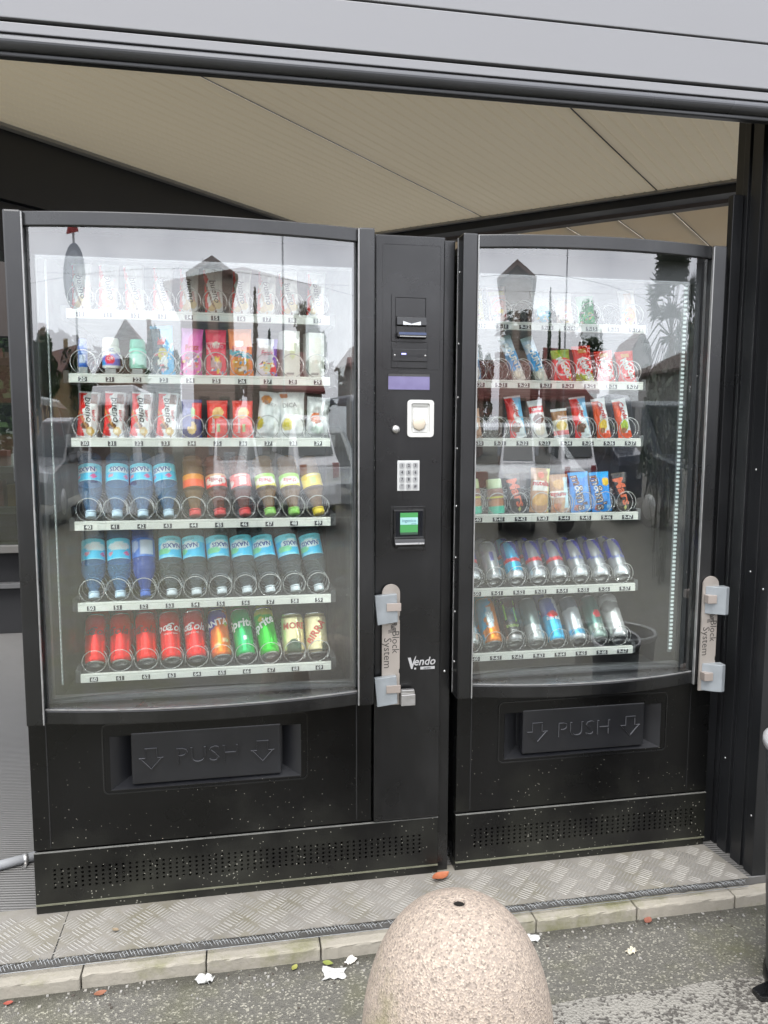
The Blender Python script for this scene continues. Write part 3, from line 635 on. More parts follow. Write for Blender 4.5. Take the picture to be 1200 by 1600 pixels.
    mb.quad((kx0, YK, kz0), (kx1, YK, kz0), (kx1, YK, vz0), (kx0, YK, vz0)); mb.quad((kx0, YK, vz1), (kx1, YK, vz1), (kx1, YK, kz1), (kx0, YK, kz1))
    mb.quad((kx0, YK, vz0), (vx0, YK, vz0), (vx0, YK, vz1), (kx0, YK, vz1)); mb.quad((vx1, YK, vz0), (kx1, YK, vz0), (kx1, YK, vz1), (vx1, YK, vz1))
    hs_ = 0.0031
    for i in range(npx):
        for j in range(nr):
            a0, a1 = vx0 + i * px_, vx0 + (i + 1) * px_; b0, b1 = vz0 + j * pz, vz0 + (j + 1) * pz; ca, cb = (a0 + a1) / 2, (b0 + b1) / 2
            O = [(a0, b0), (a1, b0), (a1, b1), (a0, b1)]; I = [(ca - hs_, cb - hs_), (ca + hs_, cb - hs_), (ca + hs_, cb + hs_), (ca - hs_, cb + hs_)]
            for q in range(4):
                q2 = (q + 1) % 4
                mb.quad((O[q][0], YK, O[q][1]), (O[q2][0], YK, O[q2][1]), (I[q2][0], YK, I[q2][1]), (I[q][0], YK, I[q][1]))
                mb.quad((I[q][0], YK, I[q][1]), (I[q2][0], YK, I[q2][1]), (I[q2][0], 0.004, I[q2][1]), (I[q][0], 0.004, I[q][1]))
    mb.quad((kx0, YK, kz1), (kx1, YK, kz1), (kx1, 0.03, kz1), (kx0, 0.03, kz1)); mb.quad((kx0, 0.03, kz0), (kx0, YK, kz0), (kx0, YK, kz1), (kx0, 0.03, kz1))
    mb.quad((kx1, YK, kz0), (kx1, 0.03, kz0), (kx1, 0.03, kz1), (kx1, YK, kz1))
    mb.build('kick_plate', DIRTY, root, fix=False)
    MB().box(kx0 + 0.01, kx1 - 0.01, 0.03, 0.04, 0.03, kz1).build('vent_backing', mat('vent_dark', (0.004, 0.004, 0.004), 0.9), root)
    MB().box(kx0, kx1, -0.006, 0.03, 0.0285, 0.0325).build('base_ridge', mat('mossy_ridge', (0.11, 0.11, 0.075), 0.7, 0, 0.5, 25), root)
    MB().box(kx0, kx1, -0.001, 0.05, 0.0045, 0.028).build('plinth', DIRTY, root)
    MB().box(kx0, kx1, -0.0036, 0.002, 0.1765, 0.1785).build('kick_edge', mat('dusty_edge', (0.12, 0.12, 0.11), 0.6, 0, 0.5, 30), root)
    # ---- trays with spirals and number tags
    tx0, tx1 = slots_x[0] - PITCH_X / 2, slots_x[-1] + PITCH_X / 2
    for r, z in enumerate(ROWZ):
        mb = MB(); mb.box(X(tx0), X(tx1), 0.104, 0.62, z - 0.012, z + 0.009)
        for i in range(len(slots_x) + 1): x = X(tx0) + i * PITCH_X; mb.box(x - 0.0012, x + 0.0012, 0.14, 0.62, z + 0.009, z + 0.024)
        mb.box(X(tx0) - 0.016, X(tx0) - 0.002, 0.11, 0.62, z - 0.014, z + 0.020); mb.box(X(tx1) + 0.002, X(tx1) + 0.016, 0.11, 0.62, z - 0.014, z + 0.020)
        tray = mb.build('tray', TRAYM, root)
        mb = MB(); mb.prism([(0.0985, z - 0.0125), (0.0965, z - 0.0115), (0.0965, z + 0.004), (0.0985, z + 0.0055), (0.0965, z + 0.0068), (0.0965, z + 0.0105), (0.1035, z + 0.0125), (0.1035, z - 0.0125)], 'x', X(tx0), X(tx1))
        mb.build('label_strip', STRIP, tray)
        for i, sx in enumerate(slots_x):
            if prefix: num = '9-%d%d' % (r + 1, i)
            else: num = '%d%d' % (r + 1, i)
            wd = 0.011 if not prefix else 0.0185
            mb = MB(); mb.box(X(sx) - wd, X(sx) + wd, 0.0957, 0.0964, z - 0.0098, z + 0.0028, 0)
            flat_text(mb, num, X(sx), 0.0953, z - 0.0035, 0.0148, 1, 0, 0, 0.02, 1.05)
            mb.build('number_tag', [TAGM, WHITE], tray, fix=False)
            s = link('spiral', helix_mesh(), tray, (X(sx), 0.108, z + 0.0105))
            s.rotation_euler = (0, R(random.uniform(-40, 40)), 0) if False else (0, 0, 0)
    # ---- LED strip inside
    mb = MB(); lx = X(led_x); sgn = 1 if led_x > (dx0 + dx1) / 2 else -1
    mb.box(lx - (0.006 if prefix else 0.002), lx + (0.006 if prefix else 0.002), 0.058, 0.064, 0.62, 1.76)
    led = mb.build('led_strip', mat('led_board', (0.22, 0.24, 0.24), 0.5), root)
    mb = MB(); z = 0.63
    while z < 1.755:
        mb.box(lx - (0.0045 if prefix else 0.001), lx + (0.0045 if prefix else 0.001), 0.0545, 0.0578, z, z + 0.006); z += 0.0125
    mb.build('led_chips', mat('led_chip', (0.8, 0.85, 0.85), 0.4, emit=(0.85, 1.0, 1.0), estr=0.16) if prefix else mat('led_chip_dim', (0.3, 0.32, 0.32), 0.4), led)
    for lx_ in (X(dx0) + 0.0375, X(dx1) - 0.0455):     # lit strips added out of sight behind the glazing frame to brighten the goods
        b_ = MB().box(lx_, lx_ + 0.008, 0.021, 0.024, 0.62, 1.73).build('led_strip', MATS['led_board'], root)
        mb = MB(); z = 0.63
        while z < 1.72: mb.box(lx_ + 0.001, lx_ + 0.007, 0.0242, 0.0262, z, z + 0.008); z += 0.0125
        mb.build('led_chips', mat('led_fill', (0.8, 0.85, 0.85), 0.4, emit=(0.95, 1.0, 0.98), estr=34.0), b_)
    return root, door
LED_E = 1.2

LX = [0.152 + 0.0697 * i for i in range(10)]
RX = [1.738 - 0.0697 * (7 - i) for i in range(8)]
m1, door1 = machine('vending_machine', 'left black vending machine with payment column and red cola cans on its lowest tray', 0.0, 1.117, 0.012, 0.914, LX, '', 0.078, True)
m2, door2 = machine('vending_machine', 'right black vending machine with slot numbers starting with nine', 1.171, 1.988, 1.152, 1.930, RX, '9', 1.878, False)

# ---- payment column of the left machine
pp = MB(); pp.box(0.923, 1.1165, -0.012, 0.02, 0.186, 1.829); panel = pp.build('payment_panel', PANEL, m1, bevel=0.004)
MB().box(1.118, 1.150, 0.008, 0.5, 0.004, 1.826).build('side_strip', PANEL, m1, bevel=0.003)
Y0 = -0.012
# shallow raised field round the reader slots
mb = MB(); ring_plate(mb, rounded_rect(0.944, 1.105, 1.475, 1.806, 0.004, 2), rounded_rect(0.9455, 1.1035, 1.4765, 1.8045, 0.004, 2), Y0 + 0.001, Y0 - 0.0012); mb.build('panel_bead', PANEL, panel)
# banknote reader
mb = MB(); ring_plate(mb, rounded_rect(0.968, 1.069, 1.549, 1.676, 0.004, 2), rounded_rect(0.977, 1.063, 1.560, 1.666, 0.002, 2), Y0, Y0 - 0.004); br = mb.build('banknote_reader', PANEL, m1)
mb = MB(); mb.box(0.979, 1.061, Y0 - 0.003, Y0, 1.614, 1.664); mb.prism([(Y0, 1.556), (Y0 - 0.022, 1.560), (Y0 - 0.022, 1.572), (Y0 - 0.006, 1.572), (Y0 - 0.006, 1.590), (Y0 - 0.016, 1.592), (Y0 - 0.012, 1.613), (Y0, 1.613)], 'x', 0.981, 1.062); mb.build('reader_snout', PANEL, br, bevel=0.0008)
mb = MB(); mb.prism([(0.997, 1.602), (1.020, 1.595), (1.046, 1.602), (1.046, 1.592), (0.997, 1.592)], 'y', Y0 - 0.0175, Y0 - 0.008); mb.build('reader_mark', mat('silver_mark', (0.55, 0.56, 0.57), 0.35, 0.4), br)
mb = MB(); mb.box(0.987, 1.059, Y0 - 0.0228, Y0 - 0.0222, 1.560, 1.5625); mb.build('reader_edge', EDGE, br)
mb = MB(); mb.box(0.985, 1.060, Y0 - 0.0226, Y0 - 0.0222, 1.5655, 1.572); mb.build('reader_slot', mat('reader_blue', (0.03, 0.04, 0.08), 0.1, emit=(0.2, 0.4, 1.0), estr=0.03), br)
# card slot
cs = MB().box(0.968, 1.068, Y0 - 0.003, Y0, 1.478, 1.546).build('card_slot_plate', PANEL, m1, bevel=0.0015)
MB().box(0.970, 1.067, Y0 - 0.006, Y0 - 0.003, 1.496, 1.529).build('slot_bezel', PANEL, cs, bevel=0.0012)
MB().prism([(0.990, 1.517), (1.013, 1.517), (1.020, 1.513), (1.036, 1.513), (1.042, 1.516), (1.053, 1.516), (1.053, 1.507), (1.042, 1.507), (1.036, 1.510), (1.020, 1.510), (1.013, 1.506), (0.990, 1.506)], 'y', Y0 - 0.0068, Y0 - 0.0058).build('slot_mouth', mat('slot_dark', (0.003, 0.003, 0.004), 0.3), cs)
MB().box(0.995, 1.008, Y0 - 0.0076, Y0 - 0.0068, 1.514, 1.518).build('slot_light', mat('slot_glow', (0.2, 0.2, 0.5), 0.3, emit=(0.35, 0.35, 1.0), estr=0.7), cs)
for x in (0.9765, 1.0615): MB().lathe([(0.0032, 0), (0.0026, 0.0015), (0.0006, 0.002)], 10, M=Matrix.Translation((x, Y0 - 0.006, 1.512)) @ Matrix.Rotation(R(90), 4, 'X')).build('screw', STEEL, cs)
# display window
dw = MB(); ring_plate(dw, rounded_rect(0.957, 1.079, 1.418, 1.466, 0.002, 1), rounded_rect(0.960, 1.076, 1.4205, 1.464, 0.001, 1), Y0 + 0.006, Y0 - 0.0015); dwo = dw.build('display', PANEL, m1)
MB().box(0.960, 1.076, Y0 - 0.0004, Y0 + 0.002, 1.4205, 1.456).build('display_screen', mat('lcd', (0.1206, 0.1099, 0.1986), 0.12, 0, 0.3, 25, emit=(0.33, 0.30, 0.55), estr=0.10), dwo)
MB().box(0.960, 1.076, Y0 - 0.0002, Y0 + 0.002, 1.4565, 1.464).build('display_shade', mat('lcd_shade', (0.05, 0.05, 0.05), 0.3), dwo)
# coin entry: white surround with recessed funnel
mb = MB(); ring_plate(mb, rounded_rect(1.013, 1.088, 1.291, 1.393, 0.010), rounded_rect(1.024, 1.076, 1.302, 1.383, 0.005), Y0, Y0 - 0.006); ce = mb.build('coin_entry', mat('coin_white', (0.5532, 0.5532, 0.5248), 0.35, 0, 0.04), m1, bevel=0.001)
CW = MATS['coin_white']
MB().box(1.024, 1.076, Y0 - 0.0018, Y0 - 0.0002, 1.302, 1.383).build('coin_recess', mat('coin_shade', (0.55, 0.55, 0.52), 0.4), ce)
MB().box(1.029, 1.070, Y0 - 0.004, Y0 - 0.0018, 1.304, 1.372).build('coin_plate', CW, ce, bevel=0.0008)
MB().box(1.028, 1.071, Y0 - 0.0045, Y0 - 0.0018, 1.374, 1.382).build('coin_lever', mat('coin_grey', (0.3, 0.3, 0.28), 0.5), ce)
mb = MB(); mb.lathe([(0.0185, 0), (0.0185, 0.004), (0.016, 0.0055), (0.003, 0.006)], 8, M=Matrix.Translation((1.046, Y0 - 0.004, 1.328)) @ Matrix.Rotation(R(90), 4, 'X')); mb.build('coin_button', mat('coin_cream', (0.5319, 0.4681, 0.3688), 0.4), ce)
# lock
MB().lathe([(0.0118, 0), (0.0118, 0.005), (0.0095, 0.0085), (0.002, 0.0095)], 20, M=Matrix.Translation((0.981, Y0, 1.312)) @ Matrix.Rotation(R(90), 4, 'X')).build('lock', STEEL, m1)
# keypad
kp = MB().box(0.986, 1.049, Y0 - 0.004, Y0, 1.143, 1.227).build('keypad', mat('keypad_white', (0.5319, 0.539, 0.5248), 0.4, 0.2, 0.04), m1, bevel=0.0015)
for r in range(4):
    for c in range(3):
        x, z = 0.999 + c * 0.0188, 1.2135 - r * 0.0192
        mb = MB(); mb.prism(rounded_rect(x - 0.0068, x + 0.0068, z - 0.007, z + 0.007, 0.003, 2), 'y', Y0 - 0.0065, Y0 - 0.004, 0)
        flat_text(mb, ['123', '456', '789', '*0#'][r][c], x, Y0 - 0.0069, z, 0.011, 1, bold=0.03)
        mb.build('key', [mat('key_steel', (0.42, 0.43, 0.43), 0.3, 0.7), TAGM], kp, fix=False)
# card terminal
MB().box(0.968, 1.068, Y0 - 0.0015, Y0, 0.975, 1.100).build('terminal_plate', BLACK, m1, bevel=0.0008)
ct = MB().prism([(Y0, 0.988), (Y0 - 0.020, 0.986), (Y0 - 0.024, 0.998), (Y0 - 0.020, 1.010), (Y0 - 0.012, 1.014), (Y0 - 0.010, 1.090), (Y0 - 0.006, 1.093), (Y0, 1.093)], 'x', 0.976, 1.061).build('card_terminal', PANEL, m1, bevel=0.0015)
MB().box(0.981, 1.057, Y0 - 0.0125, Y0 - 0.0095, 1.017, 1.087).build('terminal_glass', mat('terminal_black', (0.004, 0.005, 0.008), 0.08), ct)
mb = MB()
mb.box(0.993, 1.043, Y0 - 0.0132, Y0 - 0.0125, 1.022, 1.083, 0); mb.box(0.993, 1.043, Y0 - 0.0136, Y0 - 0.0132, 1.050, 1.070, 1); mb.box(0.993, 1.043, Y0 - 0.0136, Y0 - 0.0132, 1.022, 1.0285, 3)
flat_text(mb, 'ingenico', 1.018, Y0 - 0.0139, 1.061, 0.0122, 2); flat_text(mb, 'group', 1.032, Y0 - 0.0139, 1.053, 0.006, 2)
mb.build('terminal_screen', [mat('screen_green', (0.05, 0.22, 0.07), 0.2, emit=(0.08, 0.42, 0.11), estr=0.04), mat('screen_pale', (0.2482, 0.4255, 0.4255), 0.2, emit=(0.45, 0.8, 0.8), estr=0.05), mat('screen_ink', (0.02, 0.06, 0.1), 0.3), mat('screen_dim', (0.03, 0.06, 0.04), 0.3)], ct, fix=False)
MB().box(0.978, 1.059, Y0 - 0.0246, Y0 - 0.0235, 0.996, 1.0005).build('terminal_lip', mat('lip_silver', (0.5, 0.5, 0.5), 0.25, 0.5), ct)
MB().box(0.986, 1.056, Y0 - 0.022, Y0 - 0.0195, 0.984, 0.989).build('terminal_slot', BLACK, ct)
# maker's badge
mb = MB(); flat_text(mb, 'endo', 1.068, Y0 - 0.0011, 0.654, 0.033, 0, 0, 0.25, 0.015, 0.95)
mb.prism([(1.020, 0.667), (1.0285, 0.667), (1.0335, 0.648), (1.0415, 0.669), (1.0445, 0.671), (1.0335, 0.634), (1.0295, 0.634)], 'y', Y0 - 0.0012, Y0 - 0.0004)
mb.box(1.057, 1.099, Y0 - 0.0012, Y0 - 0.0004, 0.631, 0.639, 0); mb.box(1.039, 1.0445, Y0 - 0.0012, Y0 - 0.0004, 0.632, 0.637, 0)
flat_text(mb, 'sanden', 1.077, Y0 - 0.0015, 0.635, 0.0075, 1, bold=0.02)
mb.build('maker_badge', [mat('badge_silver', (0.4255, 0.4255, 0.4255), 0.35, 0.4), TAGM], m1, fix=False)
MB().lathe([(0.004, 0), (0.003, 0.002), (0.0006, 0.0025)], 10, M=Matrix.Translation((1.134, 0.0085, 0.615)) @ Matrix.Rotation(R(90), 4, 'X')).build('rivet', RIVET, m1)

# rivets on the hinge side of the right door
for z in (1.735, 1.545, 1.40, 1.26, 1.10, 0.955, 0.80, 0.655):
    MB().lathe([(0.0035, 0), (0.0028, 0.0015), (0.0006, 0.0022)], 8, M=Matrix.Translation((1.152 - 1.171, -0.03, z)) @ Matrix.Rotation(R(-90), 4, 'Y')).build('rivet', RIVET, m2)
MB().box(1.152 - 1.171 - 0.0015, 1.152 - 1.171, -0.014, -0.0115, 0.56, 1.828).build('hinge_edge', EDGE, m2)

# ---- steel lock bars on both machines
PLATE = mat('lock_plate', (0.3688, 0.3333, 0.2979), 0.4, 0.5, 0.1, 20, 0.06, 200)
def lock_bar(label, x, y, z0, z1, rr=0.0255):
    root = empty('lock_bar', (x, y, z0)); tag(root, label, 'lock bar', 'lock bars bolted to the machines')
    H = z1 - z0
    pts = [(-rr, 0), (rr, 0), (rr, H * .26), (rr - .002, H * .265), (rr - .002, H * .295), (rr, H * .30), (rr, H * .70), (rr - .002, H * .705), (rr - .002, H * .735), (rr, H * .74), (rr, H - rr)] + [(rr * math.cos(R(a)), H - rr + rr * math.sin(R(a))) for a in range(10, 180, 10)] + [(-rr, H - rr)]
    MB().prism(pts, 'y', -0.003, 0.003).build('bar', PLATE, root, bevel=0.0006)
    ink = mat('engraving', (0.05, 0.045, 0.04), 0.6)
    mb = MB(); flat_text(mb, 'Block', 0.0125, -0.0036, H * 0.525, 0.029, 0, -90); mb.build('engraved_word', ink, root, fix=False)
    mb = MB(); flat_text(mb, 'System', -0.0105, -0.0036, H * 0.435, 0.031, 0, -90); mb.build('engraved_word', ink, root, fix=False)
    mb = MB()
    for k in range(3):
        zig = [(-.012, .016), (.013, .012), (-.004, .002), (.010, -.006), (-.012, -.012)]
        for A, B in zip(zig, zig[1:]):
            A = Vector((A[0] + .004, -.0036 - .0002 * k, A[1] + H * .655 - .0035 * k)); B = Vector((B[0] + .004, -.0036 - .0002 * k, B[1] + H * .655 - .0035 * k)); d = (B - A).normalized(); nn = Vector((-d.z, 0, d.x)) * 0.0008
            mb.quad(tuple(A + nn), tuple(B + nn), tuple(B - nn), tuple(A - nn))
    mb.build('engraved_mark', ink, root, fix=False)
    return root
lb = lock_bar('pale steel lock bar with clamps beside the payment panel', 0.968, -0.024, 0.537, 0.884)
TONG = mat('tongue_steel', (0.3688, 0.3191, 0.2837), 0.38, 0.5)
for z in (0.318, 0.084):
    mb = MB(); mb.prism([(-0.049, z), (-0.005, z + 0.003), (0.013, z + 0.004), (0.0165, z - 0.075), (-0.041, z - 0.082)], 'y', -0.020, -0.0035)
    c = mb.build('clamp', ZINC, lb, bevel=0.0012)
    MB().box(-0.016, 0.0245, -0.0232, -0.0202, z - 0.043, z - 0.021).build('clamp_tongue', TONG, c, bevel=0.0008)
mb = MB(); mb.box(0.0265, 0.067, -0.024, -0.004, 0.002, 0.034); mb.prism([(0.0265, 0.0345), (0.067, 0.0345), (0.065, 0.046), (0.028, 0.046)], 'y', -0.018, -0.004); mb.build('padlock', STEEL, lb, bevel=0.0015)
lb2 = lock_bar('lock bar on the right edge of the right machine beside the post', 1.924, -0.068, 0.537, 0.884)
for z in (0.318, 0.084):
    mb = MB(); mb.prism([(-0.018, -0.0035), (0.0, -0.018), (0.030, -0.034), (0.044, -0.028), (0.044, 0.0)], 'z', z - 0.082, z)
    c = mb.build('clamp', ZINC, lb2, bevel=0.0015)
    MB().box(-0.022, 0.006, -0.026, -0.006, z - 0.048, z - 0.024).build('clamp_tongue', TONG, c, bevel=0.001)

# ================================================================== PRODUCTS
PRINT = print_mat('printed_film', 0.22); CANP = print_mat('printed_can', 0.24, 0.5); PAPERP = print_mat('printed_card', 0.55); LABELP = print_mat('printed_label', 0.3)
ALUC = mat('can_aluminium', (0.72, 0.72, 0.72), 0.22, 0.95, 0.05)
def shade(ops, u, v, seed=0):
    """Flat print at (u, v): the last shape that covers the point wins."""
    c = ops[0]
    for op in ops[1:]:
        k = op[0]
        if k == 'r':
            _, u0, v0, u1, v1, col = op
            if u0 <= u <= u1 and v0 <= v <= v1: c = col
        elif k == 'e':
            _, cu, cv, ru, rv, col = op
            if ((u - cu) / ru) ** 2 + ((v - cv) / rv) ** 2 <= 1: c = col
        elif k == 'd':      # half-plane: a*u + b*v > t, optional waviness
            _, a, b, t, wv, col = op
            if a * u + b * v > t + wv * math.sin(21 * v + 9 * u): c = col
        elif k == 'b':      # band around a*u + b*v = t
            _, a, b, t, hw, col = op
            if abs(a * u + b * v - t) < hw: c = col
        elif k == 's':      # speckle
            _, u0, v0, u1, v1, dens, col = op
            if u0 <= u <= u1 and v0 <= v <= v1 and (math.sin(u * 37.1 + v * 91.7 + seed) * 43758.5) % 1 < dens: c = col
    return c
def set_print(me, cols):
    at = me.color_attributes.new('print', 'FLOAT_COLOR', 'POINT')
    flat = []
    for c in cols:
        l = 0.3 * c[0] + 0.59 * c[1] + 0.11 * c[2]
        flat += [max(0.0, min(0.9, (l + (q - l) * 1.25) * 1.12)) for q in c] + [1.0]
    at.data.foreach_set('color', flat)

def decal_mesh(name, items, surf, step, mats_out):
    """items: (word, a, b, size, rot, colour, shear, bold, sx) in metres on the surface; one mesh, one material per colour."""
    bm = bmesh.new(); cols = []
    for it in items:
        word, a0, b0, size, rot, col = it[:6]; shear = it[6] if len(it) > 6 else 0; bold = it[7] if len(it) > 7 else 0; sx = it[8] if len(it) > 8 else 1
        if col not in cols: cols.append(col)
        V, F = text_geo(word, size, shear, bold); c, s = math.cos(R(rot)), math.sin(R(rot))
        vs_ = [bm.verts.new((a0 + x * sx * c - y * s, b0 + x * sx * s + y * c, 0)) for x, y in V]
        for f in F:
            try: fc = bm.faces.new([vs_[k] for k in f]); fc.material_index = cols.index(col)
            except ValueError: pass
    xs = [v.co.x for v in bm.verts]; ys = [v.co.y for v in bm.verts]
    for ax, lo, hi in ((0, min(xs), max(xs)), (1, min(ys), max(ys))):
        st = step[ax]
        if not st: continue
        t = lo + st
        while t < hi:
            bmesh.ops.bisect_plane(bm, geom=bm.verts[:] + bm.edges[:] + bm.faces[:], plane_co=(t, 0, 0) if ax == 0 else (0, t, 0), plane_no=(1, 0, 0) if ax == 0 else (0, 1, 0)); t += st
    for v in bm.verts: v.co = surf(v.co.x, v.co.y)
    me = bpy.data.meshes.new(name); bm.to_mesh(me); bm.free()
    for c in cols: me.materials.append(mat('ink_%02d_%02d_%02d' % tuple(int(q * 99) for q in c), c, 0.4, 0, 0.03))
    return me

def film_pack(w_, h_, t_, ops, words=(), crimp=0.10, nu=20, nv=40, seed=0, wrinkle=0.0022):
    """Flow-wrapped bar or bag: pillow between two crimped seals. Origin at bottom centre, print faces -Y."""
    rnd = random.Random(seed); ph = [rnd.uniform(0, 6.28) for _ in range(6)]
    if 11 <= seed <= 15 or 40 <= seed <= 45:
        ops = list(ops); pal = [(.8, .78, .7), (.08, .05, .06), (.72, .5, .08), (.1, .3, .5), (.6, .08, .1), (.7, .4, .5)]
        for _ in range(16): ops.append(('e', rnd.uniform(.15, .85), rnd.uniform(.06, .42), rnd.uniform(.03, .10), rnd.uniform(.012, .04), rnd.choice(pal)))
    def prof(v):
        if v < crimp * 0.5 or v > 1 - crimp * 0.5: return 0.02
        q = min((v - crimp * .5), (1 - crimp * .5 - v)) / 0.22
        return 0.02 + 0.98 * min(1, q) ** 0.6
    def wr(u, v): return wrinkle * (math.sin(9 * v + 5 * u + ph[0]) + 0.7 * math.sin(17 * v - 11 * u + ph[1]) + 0.5 * math.sin(29 * u + 7 * v + ph[2]))
    def pt(u, v, side):
        e = max(0.0, 1 - (2 * u - 1) ** 2) ** 0.45; b = t_ * 0.5 * prof(v) * e
        wl = 1 - 0.06 * prof(v) + 0.012 * math.sin(12 * v + ph[3])
        zz = h_ * v + (0.0015 * math.sin(u * 60) if v in (0.0, 1.0) else 0)
        return ((u - .5) * w_ * wl, side * (b + 0.0006 + wr(u, v) * min(1, prof(v)) * e), zz)
    mb = MB(); cols = []
    for side in (-1, 1):
        i = len(mb.v)
        for j in range(nv + 1):
            for k in range(nu + 1):
                u, v = k / nu, j / nv; mb.v.append(pt(u, v, side)); cols.append(shade(ops, u, v, seed))
        for j in range(nv):
            for k in range(nu):
                a = i + j * (nu + 1) + k; f = (a, a + 1, a + nu + 2, a + nu + 1); mb.f.append(f if side < 0 else f[::-1]); mb.m.append(0); mb.sm.append(True)
    n1 = (nu + 1) * (nv + 1); rim = [k for k in range(nu + 1)] + [j * (nu + 1) + nu for j in range(1, nv + 1)] + [nv * (nu + 1) + k for k in range(nu - 1, -1, -1)] + [j * (nu + 1) for j in range(nv - 1, 0, -1)]
    for a, b in zip(rim, rim[1:] + rim[:1]): mb.f.append((a, n1 + a, n1 + b, b)); mb.m.append(0); mb.sm.append(True)
    me = mb.mesh('film_pack', PRINT); set_print(me, cols)
    dec = None
    if words:
        sf = lambda a, b: Vector(pt(max(0, min(1, a / w_ + .5)), max(0, min(1, b / h_)), -1)) + Vector((0, -0.0012, 0))
        dec = decal_mesh('lettering', words, sf, (0.006, 0.006), None)
    return me, dec
def carton_box(w_, d_, h_, ops, side_col, words=()):
    mb = MB(); nu, nv = 12, 24; cols = []
    for j in range(nv + 1):
        for k in range(nu + 1): mb.v.append(((k / nu - .5) * w_, -d_ / 2, h_ * j / nv)); cols.append(shade(ops, k / nu, j / nv))
    for j in range(nv):
        for k in range(nu): a = j * (nu + 1) + k; mb.f.append((a, a + 1, a + nu + 2, a + nu + 1)); mb.m.append(0); mb.sm.append(False)
    n0 = len(mb.v); mb.box(-w_ / 2, w_ / 2, -d_ / 2 + 0.0003, d_ / 2, 0, h_); cols += [side_col] * (len(mb.v) - n0)
    me = mb.mesh('carton', PAPERP); set_print(me, cols)
    dec = decal_mesh('lettering', words, lambda a, b: Vector((a, -d_ / 2 - 0.0006, b)), (0, 0), None) if words else None
    return me, dec

def lathe_print(prof, ops, v0, v1, n=40, nm='shell'):
    """Lathe with the print wrapped round it; u = 0.5 faces -Y."""
    mb = MB(); cols = []; ph = []
    for (a, b) in zip(prof, prof[1:]):
        st = max(1, int(abs(b[1] - a[1]) / 0.004))
        for q in range(st): t = q / st; ph.append((a[0] + (b[0] - a[0]) * t, a[1] + (b[1] - a[1]) * t))
    ph.append(prof[-1])
    for (r, z) in ph:
        for k in range(n + 1):
            u = k / n; a = 2 * math.pi * (u - .5); mb.v.append((r * math.sin(a), -r * math.cos(a), z)); cols.append(shade(ops, u, (z - v0) / (v1 - v0)))
    for j in range(len(ph) - 1):
        for k in range(n): a = j * (n + 1) + k; mb.f.append((a, a + 1, a + n + 2, a + n + 1)); mb.m.append(0); mb.sm.append(True)
    return mb, cols
def can_parts(r, h, ops, words=()):
    """Drinks can: printed wall, bright necked ends with rims."""
    rn = r * 0.86
    mb, cols = lathe_print([(rn * 1.0, 0.004), (r * 0.97, 0.008), (r, 0.014), (r, h - 0.016), (r * 0.97, h - 0.011), (rn, h - 0.004)], ops, 0.004, h - 0.004)
    me = mb.mesh('can_wall', CANP); set_print(me, cols)
    lo = MB(); lo.lathe([(rn * 0.35, 0.010), (rn * 0.62, 0.0085), (rn * 0.80, 0.004), (rn * 0.86, 0.0), (rn * 0.93, 0.0), (rn, 0.0045)], 36, cap=False)
    i = len(lo.v); lo.v.append((0, 0, 0.0108)); 
    for k in range(36): lo.f.append((i, (k + 1) % 36, k)); lo.m.append(0); lo.sm.append(True)
    hi = MB(); hi.lathe([(rn, h - 0.0045), (rn * 1.02, h - 0.0035), (rn * 1.02, h), (rn * 0.95, h), (rn * 0.92, h - 0.004), (rn * 0.3, h - 0.004)], 36, cap=False)
    i = len(hi.v); hi.v.append((0, 0, h - 0.004)); b0 = 5 * 36
    for k in range(36): hi.f.append((i, b0 + k, b0 + (k + 1) % 36)); hi.m.append(0); hi.sm.append(True)
    dec = None
    if words: dec = decal_mesh('lettering', words, lambda a, b: Vector(((r + 0.0006) * math.sin(a / r), -(r + 0.0006) * math.cos(a / r), b)), (0.004, 0), None)
    return [('can_wall', me), ('base_end', lo.mesh('base_end', ALUC)), ('lid_end', hi.mesh('lid_end', ALUC))] + ([('lettering', dec)] if dec else [])
def bottle_parts(r, h, plastic, cap_mat, lab_ops, l0, l1, words=(), capr=0.0145):
    """PET bottle standing on its cap (neck down, as loaded in the spiral)."""
    nk = 0.0125
    prof = [(nk, 0.012), (nk, 0.024), (nk * 1.25, 0.030), (r * 0.62, 0.048), (r * 0.90, 0.066), (r, 0.080), (r, l0 - 0.004), (r * 0.965, l0), (r * 0.965, l1), (r, l1 + 0.004), (r, h - 0.030), (r * 0.93, h - 0.024), (r, h - 0.018), (r * 0.96, h - 0.006), (r * 0.8, h), (r * 0.3, h - 0.006)]
    b = MB(); b.lathe(prof, 32, cap=False)
    mb, cols = lathe_print([(r * 0.985, l0), (r * 0.985, l1)], lab_ops, l0, l1); lab = mb.mesh('label', LABELP); set_print(lab, cols)
    c = MB(); cp = []
    n = 30
    for (rr, z) in ((capr * 0.9, 0.0), (capr, 0.0015), (capr, 0.0125), (capr * 0.97, 0.0135)): cp.append((rr, z))
    c.lathe(cp, n); c.lathe([(capr * 1.04, 0.0145), (capr * 1.04, 0.018)], n)
    dec = decal_mesh('lettering', words, lambda a, bb: Vector(((r * 0.985 + 0.0006) * math.sin(a / r), -(r * 0.985 + 0.0006) * math.cos(a / r), bb)), (0.004, 0), None) if words else None
    return [('bottle', b.mesh('bottle', plastic)), ('label', lab), ('cap', c.mesh('cap', cap_mat))] + ([('lettering', dec)] if dec else [])

